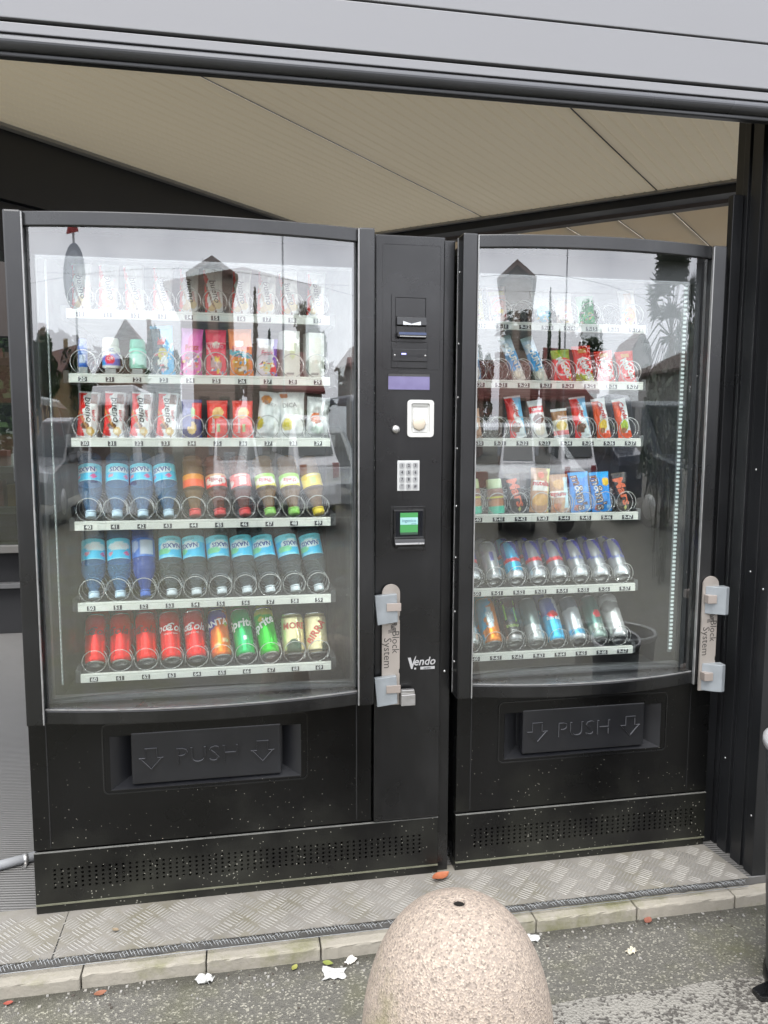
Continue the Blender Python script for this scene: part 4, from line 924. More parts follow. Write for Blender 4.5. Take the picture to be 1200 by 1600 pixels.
def place_mesh(kind, geo, x, y, z, label, cat, group, tilt=8, lean=0, spin=0):
    me, dec = geo; M = Matrix.Translation((x, y, z)) @ Matrix.Rotation(R(lean), 4, 'Y') @ Matrix.Rotation(R(-tilt), 4, 'X') @ Matrix.Rotation(R(spin), 4, 'Z')
    o = link(kind, me, None, mw=M); tag(o, label, cat, group)
    if dec: link('lettering', dec, o)
    return o
def place_parts(kind, parts, x, y, z, label, cat, group, tilt, lean, spin=0):
    M = Matrix.Translation((x, y, z)) @ Matrix.Rotation(R(lean), 4, 'Y') @ Matrix.Rotation(R(-tilt), 4, 'X') @ Matrix.Rotation(R(spin), 4, 'Z')
    o = link(kind, None, None, mw=M); o.empty_display_size = 0.02; tag(o, label, cat, group)
    for nm, me in parts: link(nm, me, o)
    return o
def shelf(r): return ROWZ[r] + 0.0105

RED = (.62, .02, .025); WH = (.82, .82, .80); CREAM = (.72, .62, .42); BRN = (.12, .045, .02); LBRN = (.45, .24, .09); NVY = (.03, .04, .16)
SKYB = (.10, .42, .75); DBL = (.02, .06, .33); GRN = (.05, .38, .08); ORG = (.80, .22, .02); YEL = (.80, .56, .03); PINK = (.70, .16, .42); BLK = (.012, .012, .014); SIL = (.50, .51, .52); TEAL = (.05, .45, .42)
ROWN = ['top', 'second', 'third', 'fourth', 'fifth', 'lowest']
SN = lambda r, i, nine=False: ('9-%d%d' % (r + 1, i)) if nine else '%d%d' % (r + 1, i)
YF = 0.128   # where the front pack stands in its slot
g_bar = 'chocolate bars in the machines'
# --- row 1, left: pale bars
def bueno_white(seed): return film_pack(0.052, 0.128, 0.02, [(.80, .79, .76), ('d', -1, 0, -.16, .05, RED), ('r', .55, .72, .95, .97, (.75, .75, .73)), ('e', .62, .2, .3, .1, (.70, .58, .38)), ('b', 1, .9, .62, .05, BRN if seed % 2 else (.55, .42, .28)), ('e', .35, .12, .16, .06, (.6, .45, .25)), ('d', 0, 1, .955, 0, WH), ('d', 0, -1, -.04, 0, WH)],
    [('bueno', 0.002, .062, .026, -78, BLK, .2, .004), ('kinder', .014, .045, .011, -78, RED)], seed=seed)
bw = [bueno_white(s) for s in (1, 2, 3)]
for i in range(10):
    place_mesh('chocolate_bar', bw[i % 3], LX[i] - 0.002, YF, shelf(0), 'pale chocolate bar in white and red wrapper in slot %s' % SN(0, i), 'chocolate bar', g_bar, 9, random.uniform(-4, 4), random.uniform(-8, 8))
# --- row 2, left
def jar(r, h, cap_col, ops, words, capf):
    prof = [(r * .9, 0), (r, .004), (r, h * capf - .006), (r * .86, h * capf)]
    mb, cols = lathe_print(prof, ops, 0, h * capf); n = len(mb.v); mb.f.append(tuple(range(40))); mb.m.append(0); mb.sm.append(False)
    body = mb.mesh('jar_body', LABELP); set_print(body, cols)
    c = MB(); c.lathe([(r * .92, h * capf), (r * .92, h * capf + .003), (r * .88, h - .003), (r * .8, h)], 30)
    cm = mat('cap_%d_%d_%d' % tuple(int(q * 99) for q in cap_col), cap_col, .35)
    d = decal_mesh('lettering', words, lambda a, b: Vector(((r + .0006) * math.sin(a / r), -(r + .0006) * math.cos(a / r), b)), (.004, 0), None) if words else None
    return [('jar_body', body), ('cap', c.mesh('cap', cm))] + ([('lettering', d)] if d else [])
STAND = mat('clear_stand', (0.35, 0.36, 0.36), 0.2)
def raised(i, dz, w_):
    o = MB().box(-w_, w_, -.018, .018, 0, dz).build('product_stand', STAND, None, (LX[i], YF, shelf(1)), bevel=.002)
    tag(o, 'grey riser block under the container in slot %s' % SN(1, i), 'riser', 'risers under the second tray containers')
raised(0, .019, .011); raised(1, .017, .014); raised(2, .017, .014)
place_parts('mint_tube', jar(.0125, .075, (.05, .12, .42), [(.04, .12, .42), ('r', .38, .15, .62, .5, (.55, .6, .7)), ('r', 0, .62, 1, .68, (.2, .35, .65))], [], .82), LX[0] - .003, YF, shelf(1) + .0195, 'slim blue sweet tube in slot 20', 'sweet tube', 'sweet containers on the second tray', 2, 0)
place_parts('gum_jar', jar(.0235, .080, (.80, .79, .72), [(.80, .79, .74), ('r', 0, .08, 1, .68, (.16, .17, .52)), ('e', .5, .38, .09, .22, (.75, .04, .08)), ('r', .25, .08, .42, .3, (.1, .35, .7)), ('d', -.6, 1, .3, 0, (.80, .79, .74))], [('VIG', 0, .046, .014, 0, (.1, .12, .45)), ('OR', 0, .024, .012, 0, WH)], .72), LX[1], YF, shelf(1) + .0175, 'white gum jar with violet label in slot 21', 'gum jar', 'sweet containers on the second tray', 2, 0)
place_parts('gum_jar', jar(.0225, .078, (.10, .55, .38), [(.35, .62, .52), ('r', 0, .72, 1, 1, (.16, .58, .42)), ('r', .42, .18, .46, .5, WH)], [], .70), LX[2], YF, shelf(1) + .0175, 'mint green gum jar in slot 22', 'gum jar', 'sweet containers on the second tray', 2, 0)
place_mesh('sweet_bag', film_pack(.060, .138, .018, [(.03, .05, .07), ('d', 1, .35, .78, .04, SKYB), ('d', 0, 1, .93, 0, SKYB), ('e', .5, .42, .22, .13, (.55, .45, .1)), ('e', .55, .28, .16, .1, (.7, .72, .7)), ('b', 1, -1.4, .1, .04, (.5, .5, .5)), ('e', .45, .66, .2, .06, RED), ('r', .4, 0, .8, .12, SKYB)], [('Jely', .0, .098, .018, 12, RED, .1, .02)], seed=11), LX[3], YF, shelf(1), 'blue and black bag of sweets in slot 23', 'sweet bag', 'sweet bags on the second tray', 6, -3)
place_mesh('sweet_bag', film_pack(.060, .132, .018, [PINK, ('d', -1, .8, .25, .04, (.62, .30, .62)), ('e', .5, .35, .34, .13, (.25, .12, .22)), ('e', .55, .22, .3, .1, (.6, .3, .45)), ('b', 1, -2, -.1, .05, (.75, .5, .65))], [('Frizz', 0, .078, .02, 4, RED, .1, .02)], seed=12), LX[4], YF, shelf(1), 'pink and purple bag of sweets in slot 24', 'sweet bag', 'sweet bags on the second tray', 6, 3)
place_mesh('sweet_bag', film_pack(.058, .130, .018, [(.66, .05, .09), ('r', 0, .70, 1, .72, (.8, .3, .3)), ('e', .5, .66, .2, .07, (.75, .72, .62)), ('e', .5, .26, .3, .15, (.45, .3, .3)), ('e', .55, .36, .14, .06, YEL), ('b', 1, 1.2, .8, .04, (.72, .55, .55))], [('Tubo', 0, .082, .02, 4, (.8, .3, .35), .1, .02)], seed=13), LX[5], YF, shelf(1), 'red bag of sweets in slot 25', 'sweet bag', 'sweet bags on the second tray', 6, 0)
place_mesh('sweet_bag', film_pack(.066, .134, .020, [ORG, ('b', .12, 1, .52, .06, (.04, .30, .36)), ('e', .45, .68, .2, .07, (.8, .75, .68)), ('e', .5, .22, .36, .16, (.60, .28, .08)), ('e', .6, .16, .15, .06, (.8, .6, .5))], [('Ferrini', 0, .078, .019, 5, RED, .1, .02)], seed=14), LX[6], YF, shelf(1), 'orange bag of sweets with teal band in slot 26', 'sweet bag', 'sweet bags on the second tray', 6, -2)
place_mesh('sweet_bag', film_pack(.060, .108, .018, [(.72, .70, .74), ('d', 1, 0, .82, .03, (.12, .06, .35)), ('e', .45, .72, .3, .12, (.76, .72, .7)), ('e', .8, .2, .16, .16, RED), ('e', .5, .25, .2, .12, (.6, .6, .4))], [('Frisk', 0, .066, .018, 3, (.75, .2, .3), .1, .02)], seed=15), LX[7] - .002, YF, shelf(1), 'lilac and white bag of sweets in slot 27', 'sweet bag', 'sweet bags on the second tray', 6, 2)
for i, k in ((8, 0), (9, 1)):
    place_mesh('drink_carton', carton_box(.046, .050, .130 - .004 * k, [(.70, .70, .64), ('r', 0, .78, 1, 1, (.75, .74, .71)), ('e', .55, .6, .2, .2, (.62, .66, .45)) if k == 0 else ('r', .4, .3, .8, .9, (.72, .68, .60)), ('r', .15, .08, .6, .115, (.2, .2, .2))], (.76, .76, .74), []), LX[i] - .006, YF + .02, shelf(1), 'white carton with %s in slot %s' % (('a dark sprig on its front', '28') if k == 0 else ('plain cream front', '29')), 'drink carton', 'white cartons on the second tray', 0, 0, 14)
# --- row 3, left
def bueno(seed): return film_pack(0.056, 0.128, 0.022, [(.80, .79, .77), ('d', -1, 0, -.30, .07, RED), ('r', .60, .74, .95, .95, BRN), ('b', 1, 0, .58, .02, (.6, .6, .58)), ('e', .40, .26, .22, .07, BRN), ('b', 1, 1.3, .78, .05, LBRN), ('e', .68, .15, .20, .085, (.62, .42, .15)), ('e', .62, .15, .10, .045, (.78, .68, .45)), ('d', 1, .2, 1.08, 0, (.55, .56, .56)), ('d', 0, 1, .965, 0, (.7, .7, .7)), ('d', 0, -1, -.03, 0, WH)],
    [('bueno', 0.002, .078, .028, -82, BLK, .2, .006), ('kinder', .017, .062, .012, -82, RED, 0, .02)], seed=seed)
bn_p = [bueno(s) for s in (21, 22)]
for i in range(4):
    for k in range(2):
        place_mesh('chocolate_bar', bn_p[(i + k) % 2], LX[i] - 0.001 + .003 * k, YF + 0.055 * k, shelf(2), ('white, red and brown chocolate bar in slot %s' if k == 0 else 'chocolate bar queued behind the front one in slot %s') % SN(2, i), 'chocolate bar', g_bar, 9, 5 - random.uniform(0, 4), random.uniform(-5, 5))
place_mesh('wafer_pack', film_pack(.056, .108, .024, [NVY, ('r', .55, .5, 1, .9, RED), ('e', .55, .66, .14, .12, (.3, .5, .2)), ('e', .5, .26, .22, .16, (.68, .50, .25)), ('r', .1, .3, .45, .75, (.12, .14, .30))], [], seed=31), LX[4], YF, shelf(2), 'navy wafer pack with red corner in slot 34', 'wafer pack', 'wafer packs on the third tray', 7, 0)
lk = film_pack(.058, .106, .026, [(.66, .06, .05), ('e', .55, .68, .26, .14, (.72, .50, .24)), ('e', .45, .60, .2, .09, (.60, .38, .15)), ('e', .55, .26, .09, .11, (.30, .45, .15)), ('e', .55, .26, .05, .08, (.7, .7, .5))], [('loacker', -.012, .034, .014, 90, WH, .15, .02)], seed=32)
for i in (5, 6): place_mesh('wafer_pack', lk, LX[i], YF, shelf(2), 'red wafer pack in slot %s' % SN(2, i), 'wafer pack', 'wafer packs on the third tray', 7, 0, random.uniform(-4, 4))
place_mesh('crisp_bag', film_pack(.070, .132, .036, [(.72, .73, .72), ('e', .3, .82, .22, .10, (.45, .18, .05)), ('e', .05, .30, .2, .14, (.55, .5, .12)), ('d', 1, .3, 1.0, .04, (.60, .61, .61))], [('SELECT', -.004, .096, .012, -18, (.2, .2, .2))], seed=33, wrinkle=.0034), LX[7], YF + .005, shelf(2), 'white crisp bag with brown emblem in slot 37', 'crisp bag', 'crisp bags on the third tray', 7, 6)
place_mesh('crisp_bag', film_pack(.074, .132, .038, [(.76, .76, .74), ('r', .05, .86, .3, .96, (.45, .15, .06)), ('e', .28, .28, .22, .13, (.66, .56, .05)), ('d', 1, .4, 1.1, .05, (.62, .63, .62))], [('DICA', -.008, .092, .018, 4, (.2, .2, .2))], seed=34, wrinkle=.0034), LX[8], YF + .005, shelf(2), 'white crisp bag with yellow disc in slot 38', 'crisp bag', 'crisp bags on the third tray', 7, 0)
place_mesh('crisp_bag', film_pack(.068, .118, .042, [(.70, .71, .70), ('e', .40, .48, .26, .14, (.50, .16, .08)), ('e', .5, .2, .3, .1, (.5, .58, .5)), ('b', 1, .6, .9, .04, (.55, .56, .56))], (), seed=35, wrinkle=.006), LX[9], YF + .005, shelf(2), 'crumpled white bag in slot 39', 'crisp bag', 'crisp bags on the third tray', 5, 4)
# --- rows 4 and 5, left: bottles standing on their caps, leaning back
BL_TILT, BL_LEAN = 26, -6
CLRB = plastic_mat('water_bottle_blue', (.16, .45, .78), .78); CLRC = plastic_mat('water_bottle_clear', (.40, .47, .50), .88); DARKB = plastic_mat('bottle_navy', (.02, .09, .45), .45)
TEA = plastic_mat('tea_red', (.16, .035, .015), .25); LEMON = plastic_mat('tea_lemon', (.22, .11, .03), .3)
CAPB = mat('cap_pale_blue', (.50, .66, .78), .35); CAPN = mat('cap_navy', (.03, .12, .5), .35); CAPR = mat('cap_red', (.66, .05, .05), .35); CAPG = mat('cap_green', (.28, .60, .12), .35); CAPY = mat('cap_yellow', (.78, .60, .03), .35); CAPW = mat('cap_pale', (.62, .68, .72), .3)
wl = [(.05, .50, .88), ('r', 0, .55, 1, 1, (.20, .64, .90)), ('e', .5, .62, .16, .2, (.72, .80, .86)), ('e', .62, .25, .05, .1, (.6, .1, .25)), ('e', .38, .28, .04, .09, (.7, .3, .35)), ('r', 0, 0, 1, .06, (.35, .66, .85))]
wl2 = [(.04, .48, .78), ('r', 0, .72, 1, 1, (.25, .68, .84)), ('e', .5, .55, .17, .2, (.70, .80, .84)), ('e', .38, .30, .12, .14, (.2, .55, .3)), ('b', .3, 1, .15, .08, (.25, .60, .80))]
water_s = bottle_parts(.0315, .185, CLRB, CAPB, wl, .100, .150, [('NAXIS', 0, .134, .019, 180, DBL, 0, .02)])
water_l = bottle_parts(.0325, .215, CLRB, CAPB, wl, .105, .165, [('NAXIS', .004, .142, .019, 180, WH, 0, .02)])
water_c = bottle_parts(.0325, .215, CLRC, CAPW, wl2, .105, .168, [('NAXIS', .002, .140, .019, 180, DBL, 0, .02), ('naturale', .002, .158, .011, 180, (.1, .3, .3))])
navy_b = bottle_parts(.0320, .212, DARKB, CAPN, [(.04, .14, .46), ('r', .5, .15, .68, .9, (.50, .55, .62)), ('e', .38, .6, .09, .3, (.40, .46, .62))], .110, .165)
def tea(ops, pl, cap, words): return bottle_parts(.030, .178, pl, cap, ops, .078, .118, words, .0165)
tea_r = tea([(.66, .06, .05), ('e', .5, .5, .2, .3, (.75, .72, .68)), ('r', 0, .85, 1, 1, (.6, .35, .2))], TEA, CAPR, [('thelis', 0, .099, .019, 170, (.5, .02, .05), 0, .02)])
tea_o = tea([(.72, .12, .03), ('r', 0, .62, 1, 1, (.74, .30, .05)), ('r', .2, .3, .24, .8, (.7, .5, .4))], LEMON, CAPR, ())
tea_rb = tea([(.68, .12, .11), ('r', .48, .2, .58, .75, WH), ('r', .42, .8, .62, .95, (.75, .6, .55)), ('e', .28, .4, .1, .25, (.8, .78, .75))], TEA, CAPR, [('|||', .002, .098, .014, 0, BLK)])
tea_g = tea([(.62, .55, .06), ('d', 0, 1, .45, .05, (.32, .58, .12)), ('e', .5, .45, .2, .28, (.78, .76, .70))], LEMON, CAPG, [('thelis', 0, .097, .018, 170, (.6, .03, .08), 0, .02)])
tea_y = tea([(.78, .58, .04), ('r', .46, .2, .56, .75, (.45, .55, .2)), ('r', .42, .8, .62, .95, (.7, .66, .5))], LEMON, CAPY, ())
def put_bottle(kind, r, i, dz, label, cat='bottle', group='bottles on the left machine trays', k=0, spin=0):
    return place_parts('drink_bottle', kind, LX[i] + .004 + random.uniform(-.002, .002), YF - .012 + .066 * k, shelf(r) + .0095, label, cat, group, BL_TILT, BL_LEAN + random.uniform(-2, 2) + (i - 4.5) * -0.6, spin)
for i in range(4): put_bottle(water_s, 3, i, 0, 'small blue water bottle standing on its cap in slot %s' % SN(3, i), spin=random.uniform(-20, 20))
for i, kk, lb_ in ((4, tea_o, 'orange-red labelled tea bottle with red cap in slot 44'), (5, tea_r, 'red labelled tea bottle with oval badge in slot 45'), (6, tea_rb, 'red labelled tea bottle showing its barcode in slot 46'), (7, tea_g, 'green and yellow labelled tea bottle in slot 47'), (8, tea_g, 'green and yellow labelled tea bottle in slot 48'), (9, tea_y, 'yellow labelled tea bottle with yellow cap in slot 49')):
    put_bottle(kk, 3, i, 0, lb_)
for i in range(10):
    kk = water_l if i < 2 else navy_b if i == 2 else water_c
    put_bottle(kk, 4, i, 0, ('tall blue water bottle in slot %s' if i < 2 else 'dark blue bottle with navy cap in slot %s' if i == 2 else 'tall clear water bottle in slot %s') % SN(4, i), spin=random.uniform(-35, 35))
# --- row 6, left: cans leaning back, base end to the front
CN_TILT = 36
cola_z = can_parts(.0290, .146, [(.60, .015, .03)], [('Cola', .002, .090, .034, 0, BLK, .3, .012), ('Coca', -.045, .092, .034, 0, BLK, .3, .012)])
cola = can_parts(.0290, .146, [(.62, .02, .035)], [('Cola', .014, .092, .034, 0, WH, .3, .012), ('Coca', -.034, .094, .034, 0, WH, .3, .012), ('original taste', 0, .074, .008, 0, WH)])
fanta = can_parts(.0290, .146, [(.78, .20, .02), ('d', -1, .55, -.05, .02, (.06, .05, .35)), ('e', .57, .86, .07, .07, (.12, .10, .40)), ('e', .6, .68, .05, .06, (.3, .55, .1)), ('e', .56, .3, .05, .05, (.8, .6, .4)), ('e', .42, .2, .05, .05, (.75, .5, .3))], [('FANTA', -.016, .100, .026, 8, WH, 0, .03)])
sprite = can_parts(.0290, .146, [(.02, .38, .13), ('e', .56, .34, .03, .05, (.7, .75, .7))], [('Sprite', .002, .096, .036, 4, WH, .1, .03)])
sprite2 = can_parts(.0290, .146, [(.04, .44, .06), ('d', 0, 1, .86, .04, (.55, .55, .02)), ('e', .44, .75, .05, .05, (.75, .65, .05))], [('Sprite', -.012, .092, .036, 24, WH, .1, .03)])
beer_a = can_parts(.0330, .122, [(.70, .63, .40), ('r', 0, .02, 1, .06, (.02, .02, .02)), ('r', 0, .91, 1, .94, (.25, .2, .08)), ('e', .5, .12, .12, .22, (.03, .06, .035))], [('MORETTI', .022, .082, .026, 0, (.5, .04, .03), 0, .03)])
beer_b = can_parts(.0330, .122, [(.72, .65, .42), ('r', 0, .02, 1, .06, (.02, .02, .02)), ('r', 0, .91, 1, .94, (.25, .2, .08)), ('e', .62, .08, .07, .16, (.03, .06, .035))], [('BIRRA', -.002, .062, .030, 52, (.5, .04, .03), 0, .03)])
def put_can(parts, r, i, label, k=0, xs=LX, lean=-8, rr=.029, group='cans on the left machine lowest tray', tilt=None, spin=0, y=YF - .004):
    t = CN_TILT if tilt is None else tilt
    return place_parts('drink_can', parts, xs[i] + random.uniform(-.0015, .0015), y + .066 * k, shelf(r) + rr * math.sin(R(t)) + abs(math.sin(R(lean))) * rr * .6, label, 'can', group, t, lean, spin)
kinds6 = [cola_z, cola_z, cola_z, cola, cola, fanta, sprite, sprite2]
nm6 = ['red cola can with black script', 'red cola can with black script', 'red cola can with black script', 'red cola can with white script', 'red cola can with white script', 'orange soda can', 'green lemon soda can with large white word', 'bright green lemon soda can with slanted word']
for i in range(8):
    put_can(kinds6[i], 5, i, '%s in slot %s' % (nm6[i], SN(5, i)), spin=[25, -14, -4, 12, -12, 14, -8, 4][i], lean=-4 - i * .8)
    put_can(kinds6[i], 5, i, 'second can behind the front one in slot %s' % SN(5, i), k=1, lean=-4 - i * .8)
put_can(beer_a, 5, 8, 'cream beer can with red capitals level in slot 68', lean=-2, rr=.033, tilt=24, y=YF + .01)
put_can(beer_b, 5, 9, 'cream beer can with red capitals slanting upward in slot 69', lean=-2, rr=.033, tilt=24, y=YF + .01)

# --- right machine
g_r = 'packs in the right machine'
def rp(kind, geo, r, i, label, cat, tilt=9, lean=-5, spin=0, dy=0): return place_mesh(kind, geo, RX[i], YF + dy, shelf(r), label, cat, g_r, tilt, lean, spin)
rp('sweet_bag', film_pack(.055, .10, .02, [(.55, .5, .2), ('e', .5, .5, .3, .2, YEL)], (), seed=40), 0, 0, 'yellowish bag in slot 9-10', 'sweet bag')
rp('sweet_bag', film_pack(.060, .108, .022, [(.74, .50, .48), ('e', .5, .45, .35, .25, (.72, .28, .26)), ('e', .6, .3, .16, .1, YEL), ('r', .1, .75, .9, .85, (.75, .6, .3))], [], seed=41), 0, 1, 'pink and red bag of sweets in slot 9-11', 'sweet bag')
rp('sweet_bag', film_pack(.058, .100, .020, [(.76, .78, .80), ('e', .5, .30, .44, .24, (.12, .48, .68)), ('r', 0, .86, 1, 1, WH)], [('POLO', .004, .078, .022, 8, WH, 0, .03)], seed=42), 0, 3, 'pale blue and white bag in slot 9-13', 'sweet bag')
rp('sweet_bag', film_pack(.056, .095, .020, [(.74, .60, .54), ('e', .5, .4, .32, .2, (.72, .36, .30)), ('r', 0, .8, 1, 1, WH)], [], seed=43), 0, 4, 'peach coloured bag in slot 9-14', 'sweet bag')
rp('sweet_bag', film_pack(.058, .090, .022, [(.08, .46, .16), ('e', .4, .5, .2, .2, (.03, .28, .08)), ('e', .65, .3, .15, .12, (.5, .6, .2))], [], seed=44), 0, 5, 'bright green bag in slot 9-15', 'sweet bag')
rp('sweet_bag', film_pack(.054, .112, .020, [(.78, .74, .70), ('e', .5, .3, .36, .22, (.78, .28, .10)), ('r', .3, .6, .7, .9, (.7, .45, .3))], [], seed=45), 0, 7, 'white and orange bag in slot 9-17', 'sweet bag')
bty = film_pack(.040, .142, .022, [(.55, .66, .74), ('d', 0, -1, -.66, .02, (.10, .34, .62)), ('d', 0, -1, -.26, .03, (.62, .60, .55)), ('e', .4, .14, .3, .08, (.75, .70, .60)), ('d', 0, 1, .90, 0, (.45, .58, .58))], [('BOUNTY', .000, .072, .024, -78, WH, .1, .04)], seed=46)
rp('coconut_bar', film_pack(.040, .10, .022, [(.2, .35, .5), ('e', .5, .2, .4, .2, WH)], (), seed=49), 1, 0, 'blue bar in slot 9-20', 'chocolate bar')
for i in (2, 3): rp('coconut_bar', bty, 1, i, 'blue and white coconut bar leaning left in slot %s' % SN(1, i, True), 'chocolate bar', 9, -19)
def kit(seed, gtop, gbot): return film_pack(.060, .098 + (.014 if seed == 52 else 0), .020, [RED, ('d', 0, 1, .70, .05, (.22, .36, .06) if gtop else (.55, .05, .03)), ('d', 0, -1, -.24, .06, (.30, .40, .05) if gbot else RED), ('e', .5, .42, .42, .24, WH), ('e', .5, .42, .37, .20, (.66, .03, .05)), ('r', .3, .78, .7, .9, (.55, .3, .12)) if not gtop else ('b', 1, .6, .9, .05, (.45, .5, .1))], [('KitKat', .002, .044, .026, -62, WH, .15, .05)], seed=seed)
for i, s, gt, gb, lb_ in ((4, 51, True, False, 'red wafer bar with green top in slot 9-24'), (5, 52, False, True, 'tall red wafer bar with green foot in slot 9-25'), (6, 53, False, False, 'red wafer bar in slot 9-26'), (7, 54, False, False, 'red wafer bar in slot 9-27')): rp('wafer_bar', kit(s, gt, gb), 1, i, lb_, 'wafer bar', 9, -6)
kin = film_pack(.052, .130, .022, [(.78, .80, .82), ('d', -1, .15, -.30, .06, RED), ('d', 1, .6, 1.05, .03, (.22, .50, .72)), ('e', .42, .25, .3, .12, BRN), ('e', .75, .14, .2, .1, (.72, .78, .78)), ('d', 0, 1, .95, 0, WH)], [('kinder', .0, .088, .020, -72, RED, .1, .03)], seed=61)
rp('milk_bar', film_pack(.05, .09, .02, [(.6, .4, .3), ('e', .5, .4, .3, .2, WH)], (), seed=60), 2, 0, 'brown and white bar in slot 9-30', 'chocolate bar')
for i in (2, 5): rp('milk_bar', kin, 2, i, 'red, white and pale blue milk bar in slot %s' % SN(2, i, True), 'chocolate bar', 9, -8)
rp('milk_bar', film_pack(.048, .118, .022, [(.78, .77, .74), ('r', 0, .66, 1, .84, RED), ('e', .5, .5, .36, .13, BRN), ('e', .5, .22, .35, .14, (.74, .68, .58)), ('d', 0, 1, .88, 0, (.72, .74, .74))], [('kinder', 0, .090, .014, 0, WH, 0, .03)], seed=62), 2, 3, 'white bar with red band and chocolate picture in slot 9-33', 'chocolate bar', 9, -8)
rp('milk_bar', film_pack(.052, .092, .022, [(.76, .72, .60), ('r', 0, .62, 1, .92, (.28, .14, .06)), ('e', .5, .42, .36, .16, (.66, .50, .18)), ('r', 0, .12, 1, .26, (.72, .25, .25)), ('d', 0, 1, .90, 0, WH), ('d', 0, -1, -.12, 0, WH)], [], seed=63), 2, 4, 'short cream and brown bar in slot 9-34', 'chocolate bar', 9, -6)
for i in (6, 7): rp('fruit_bar', film_pack(.046, .126, .020, [(.76, .77, .76), ('d', -1, .2, -.28, .05, (.72, .12, .03)), ('d', 0, -1, -.16, .03, (.75, .12, .03)), ('e', .5, .34, .30, .14, (.70, .50, .06) if i == 6 else (.35, .45, .05)), ('e', .4, .2, .2, .06, (.3, .12, .04)), ('d', 0, 1, .94, 0, WH)], [('Cards', .003, .088, .024, -78, (.55, .03, .03), .15, .03)], seed=64 + i), 2, i, 'white bar with orange foot and %s picture in slot %s' % ('yellow' if i == 6 else 'green', SN(2, i, True)), 'snack bar', 9, -9)
# row 4, right
cup = jar(.026, .105, (.55, .68, .40), [(.16, .06, .03), ('r', 0, 0, 1, .28, (.06, .38, .26)), ('r', 0, .62, 1, .70, (.6, .6, .1)), ('e', .5, .42, .2, .14, (.35, .16, .08))], [], .72)
place_parts('snack_cup', cup, RX[1] + .004, YF, shelf(3), 'brown snack cup with pale green lid in slot 9-41', 'snack cup', g_r, 8, -4)
place_parts('snack_cup', cup, RX[0] + .002, YF, shelf(3), 'brown snack cup in slot 9-40', 'snack cup', g_r, 8, -4)
mars = film_pack(.046, .122, .022, [(.02, .016, .014), ('d', 1, .2, 1.02, .04, (.04, .03, .02)), ('e', .7, .10, .1, .05, (.5, .5, .2)), ('d', 0, 1, .95, 0, (.10, .08, .06))], [('Mars', .002, .066, .046, -74, (.72, .14, .05), .2, .03)], seed=71)
for i in (2, 7): rp('dark_bar', mars, 3, i, 'black bar with red script in slot %s' % SN(3, i, True), 'chocolate bar', 9, -6)
rp('biscuit_pack', film_pack(.062, .138, .026, [(.44, .26, .16), ('r', .1, .50, 1, .72, (.76, .74, .70)), ('e', .5, .28, .42, .13, (.62, .38, .16)), ('d', 1, .12, .95, .02, (.78, .72, .36)), ('e', .5, .84, .2, .07, (.68, .25, .2))], [('nutella', .000, .090, .021, 0, (.60, .03, .03), 0, .03)], seed=72), 3, 3, 'brown and cream hazelnut biscuit pack with yellow edge in slot 9-43', 'biscuit pack', 8, 4)
rp('biscuit_pack', film_pack(.062, .118, .026, [(.46, .29, .20), ('r', 0, .38, 1, .55, (.76, .74, .70)), ('e', .45, .74, .35, .12, (.60, .38, .2)), ('r', .72, .12, 1, .92, (.55, .74, .80)), ('e', .3, .14, .25, .1, (.5, .2, .1)), ('e', .62, .18, .1, .14, (.62, .4, .22))], [('nutella', -.006, .055, .019, 180, (.60, .03, .03), 0, .03)], seed=73), 3, 4, 'hazelnut biscuit pack with pale blue edge in slot 9-44', 'biscuit pack', 8, -2)
for i, dy_ in ((5, 0), (6, 0)): rp('sweet_pouch', film_pack(.066, .125, .026, [(.02, .24, .62), ('d', 0, 1, .86, .02, (.05, .36, .74)), ('e', .3, .12, .2, .08, (.45, .12, .05)), ('e', .8, .12, .08, .05, (.3, .5, .7))] + ([('e', .75, .74, .2, .1, (.72, .5, .03))] if i == 6 else []), [("m&m's", -.006 if i == 5 else -.012, .062, .040, -80, (.10, .04, .02), .1, .06), ("m&m's", -.006 if i == 5 else -.012, .062, .040, -80, WH, .1, .0)], seed=74 + i), 3, i, 'blue sweet pouch in slot %s %s' % (SN(3, i, True), 'next to the hazelnut biscuits' if i == 5 else 'beside the black bar'), 'sweet pouch', 8, -4)
# rows 5 and 6, right: cans
RB_TILT = 42
def energy(sil, blue, red=True):
    return can_parts(.0265, .134, [sil, ('d', 1, .35, .80, 0, blue), ('r', .0, .50, .36, 1, blue), ('r', .62, 0, 1, .5, sil), ('b', 0, 1, .47, .05, (.62, .04, .06) if red else sil), ('d', 0, -1, -.16, 0, (.62, .63, .65))], [('Red Bull', 0, .064, .015, 0, (.62, .03, .05) if red else DBL, 0, .03)])
rb = energy((.30, .31, .34), (.02, .025, .36)); rb2 = energy((.10, .46, .72), (.02, .04, .34)); rbs = energy((.36, .37, .39), (.03, .03, .42), False); plain_s = can_parts(.0265, .134, [(.40, .41, .42), ('d', 0, 1, .7, .02, (.28, .29, .30)), ('r', .46, .45, .54, .7, (.1, .1, .3))])
g_c = 'cans in the right machine'
row5 = [(rb, 'silver and blue energy can in slot 9-50'), (plain_s, 'plain silver can in slot 9-51'), (rb2, 'light blue energy can with red emblem in slot 9-52'), (rb, 'blue and silver energy can in slot 9-53'), (rb, 'blue and silver energy can in slot 9-54'), (rbs, 'silver energy can with violet panel in slot 9-55'), (rbs, 'silver energy can with violet panel in slot 9-56'), (rbs, 'silver energy can with violet panel in slot 9-57')]
org = can_parts(.0305, .150, [(.78, .26, .03), ('d', -1, .25, -.30, .04, (.05, .38, .62)), ('e', .5, .55, .06, .25, (.6, .7, .75))], [('tropic', -.004, .07, .022, 80, (.75, .8, .85), .2, .03)])
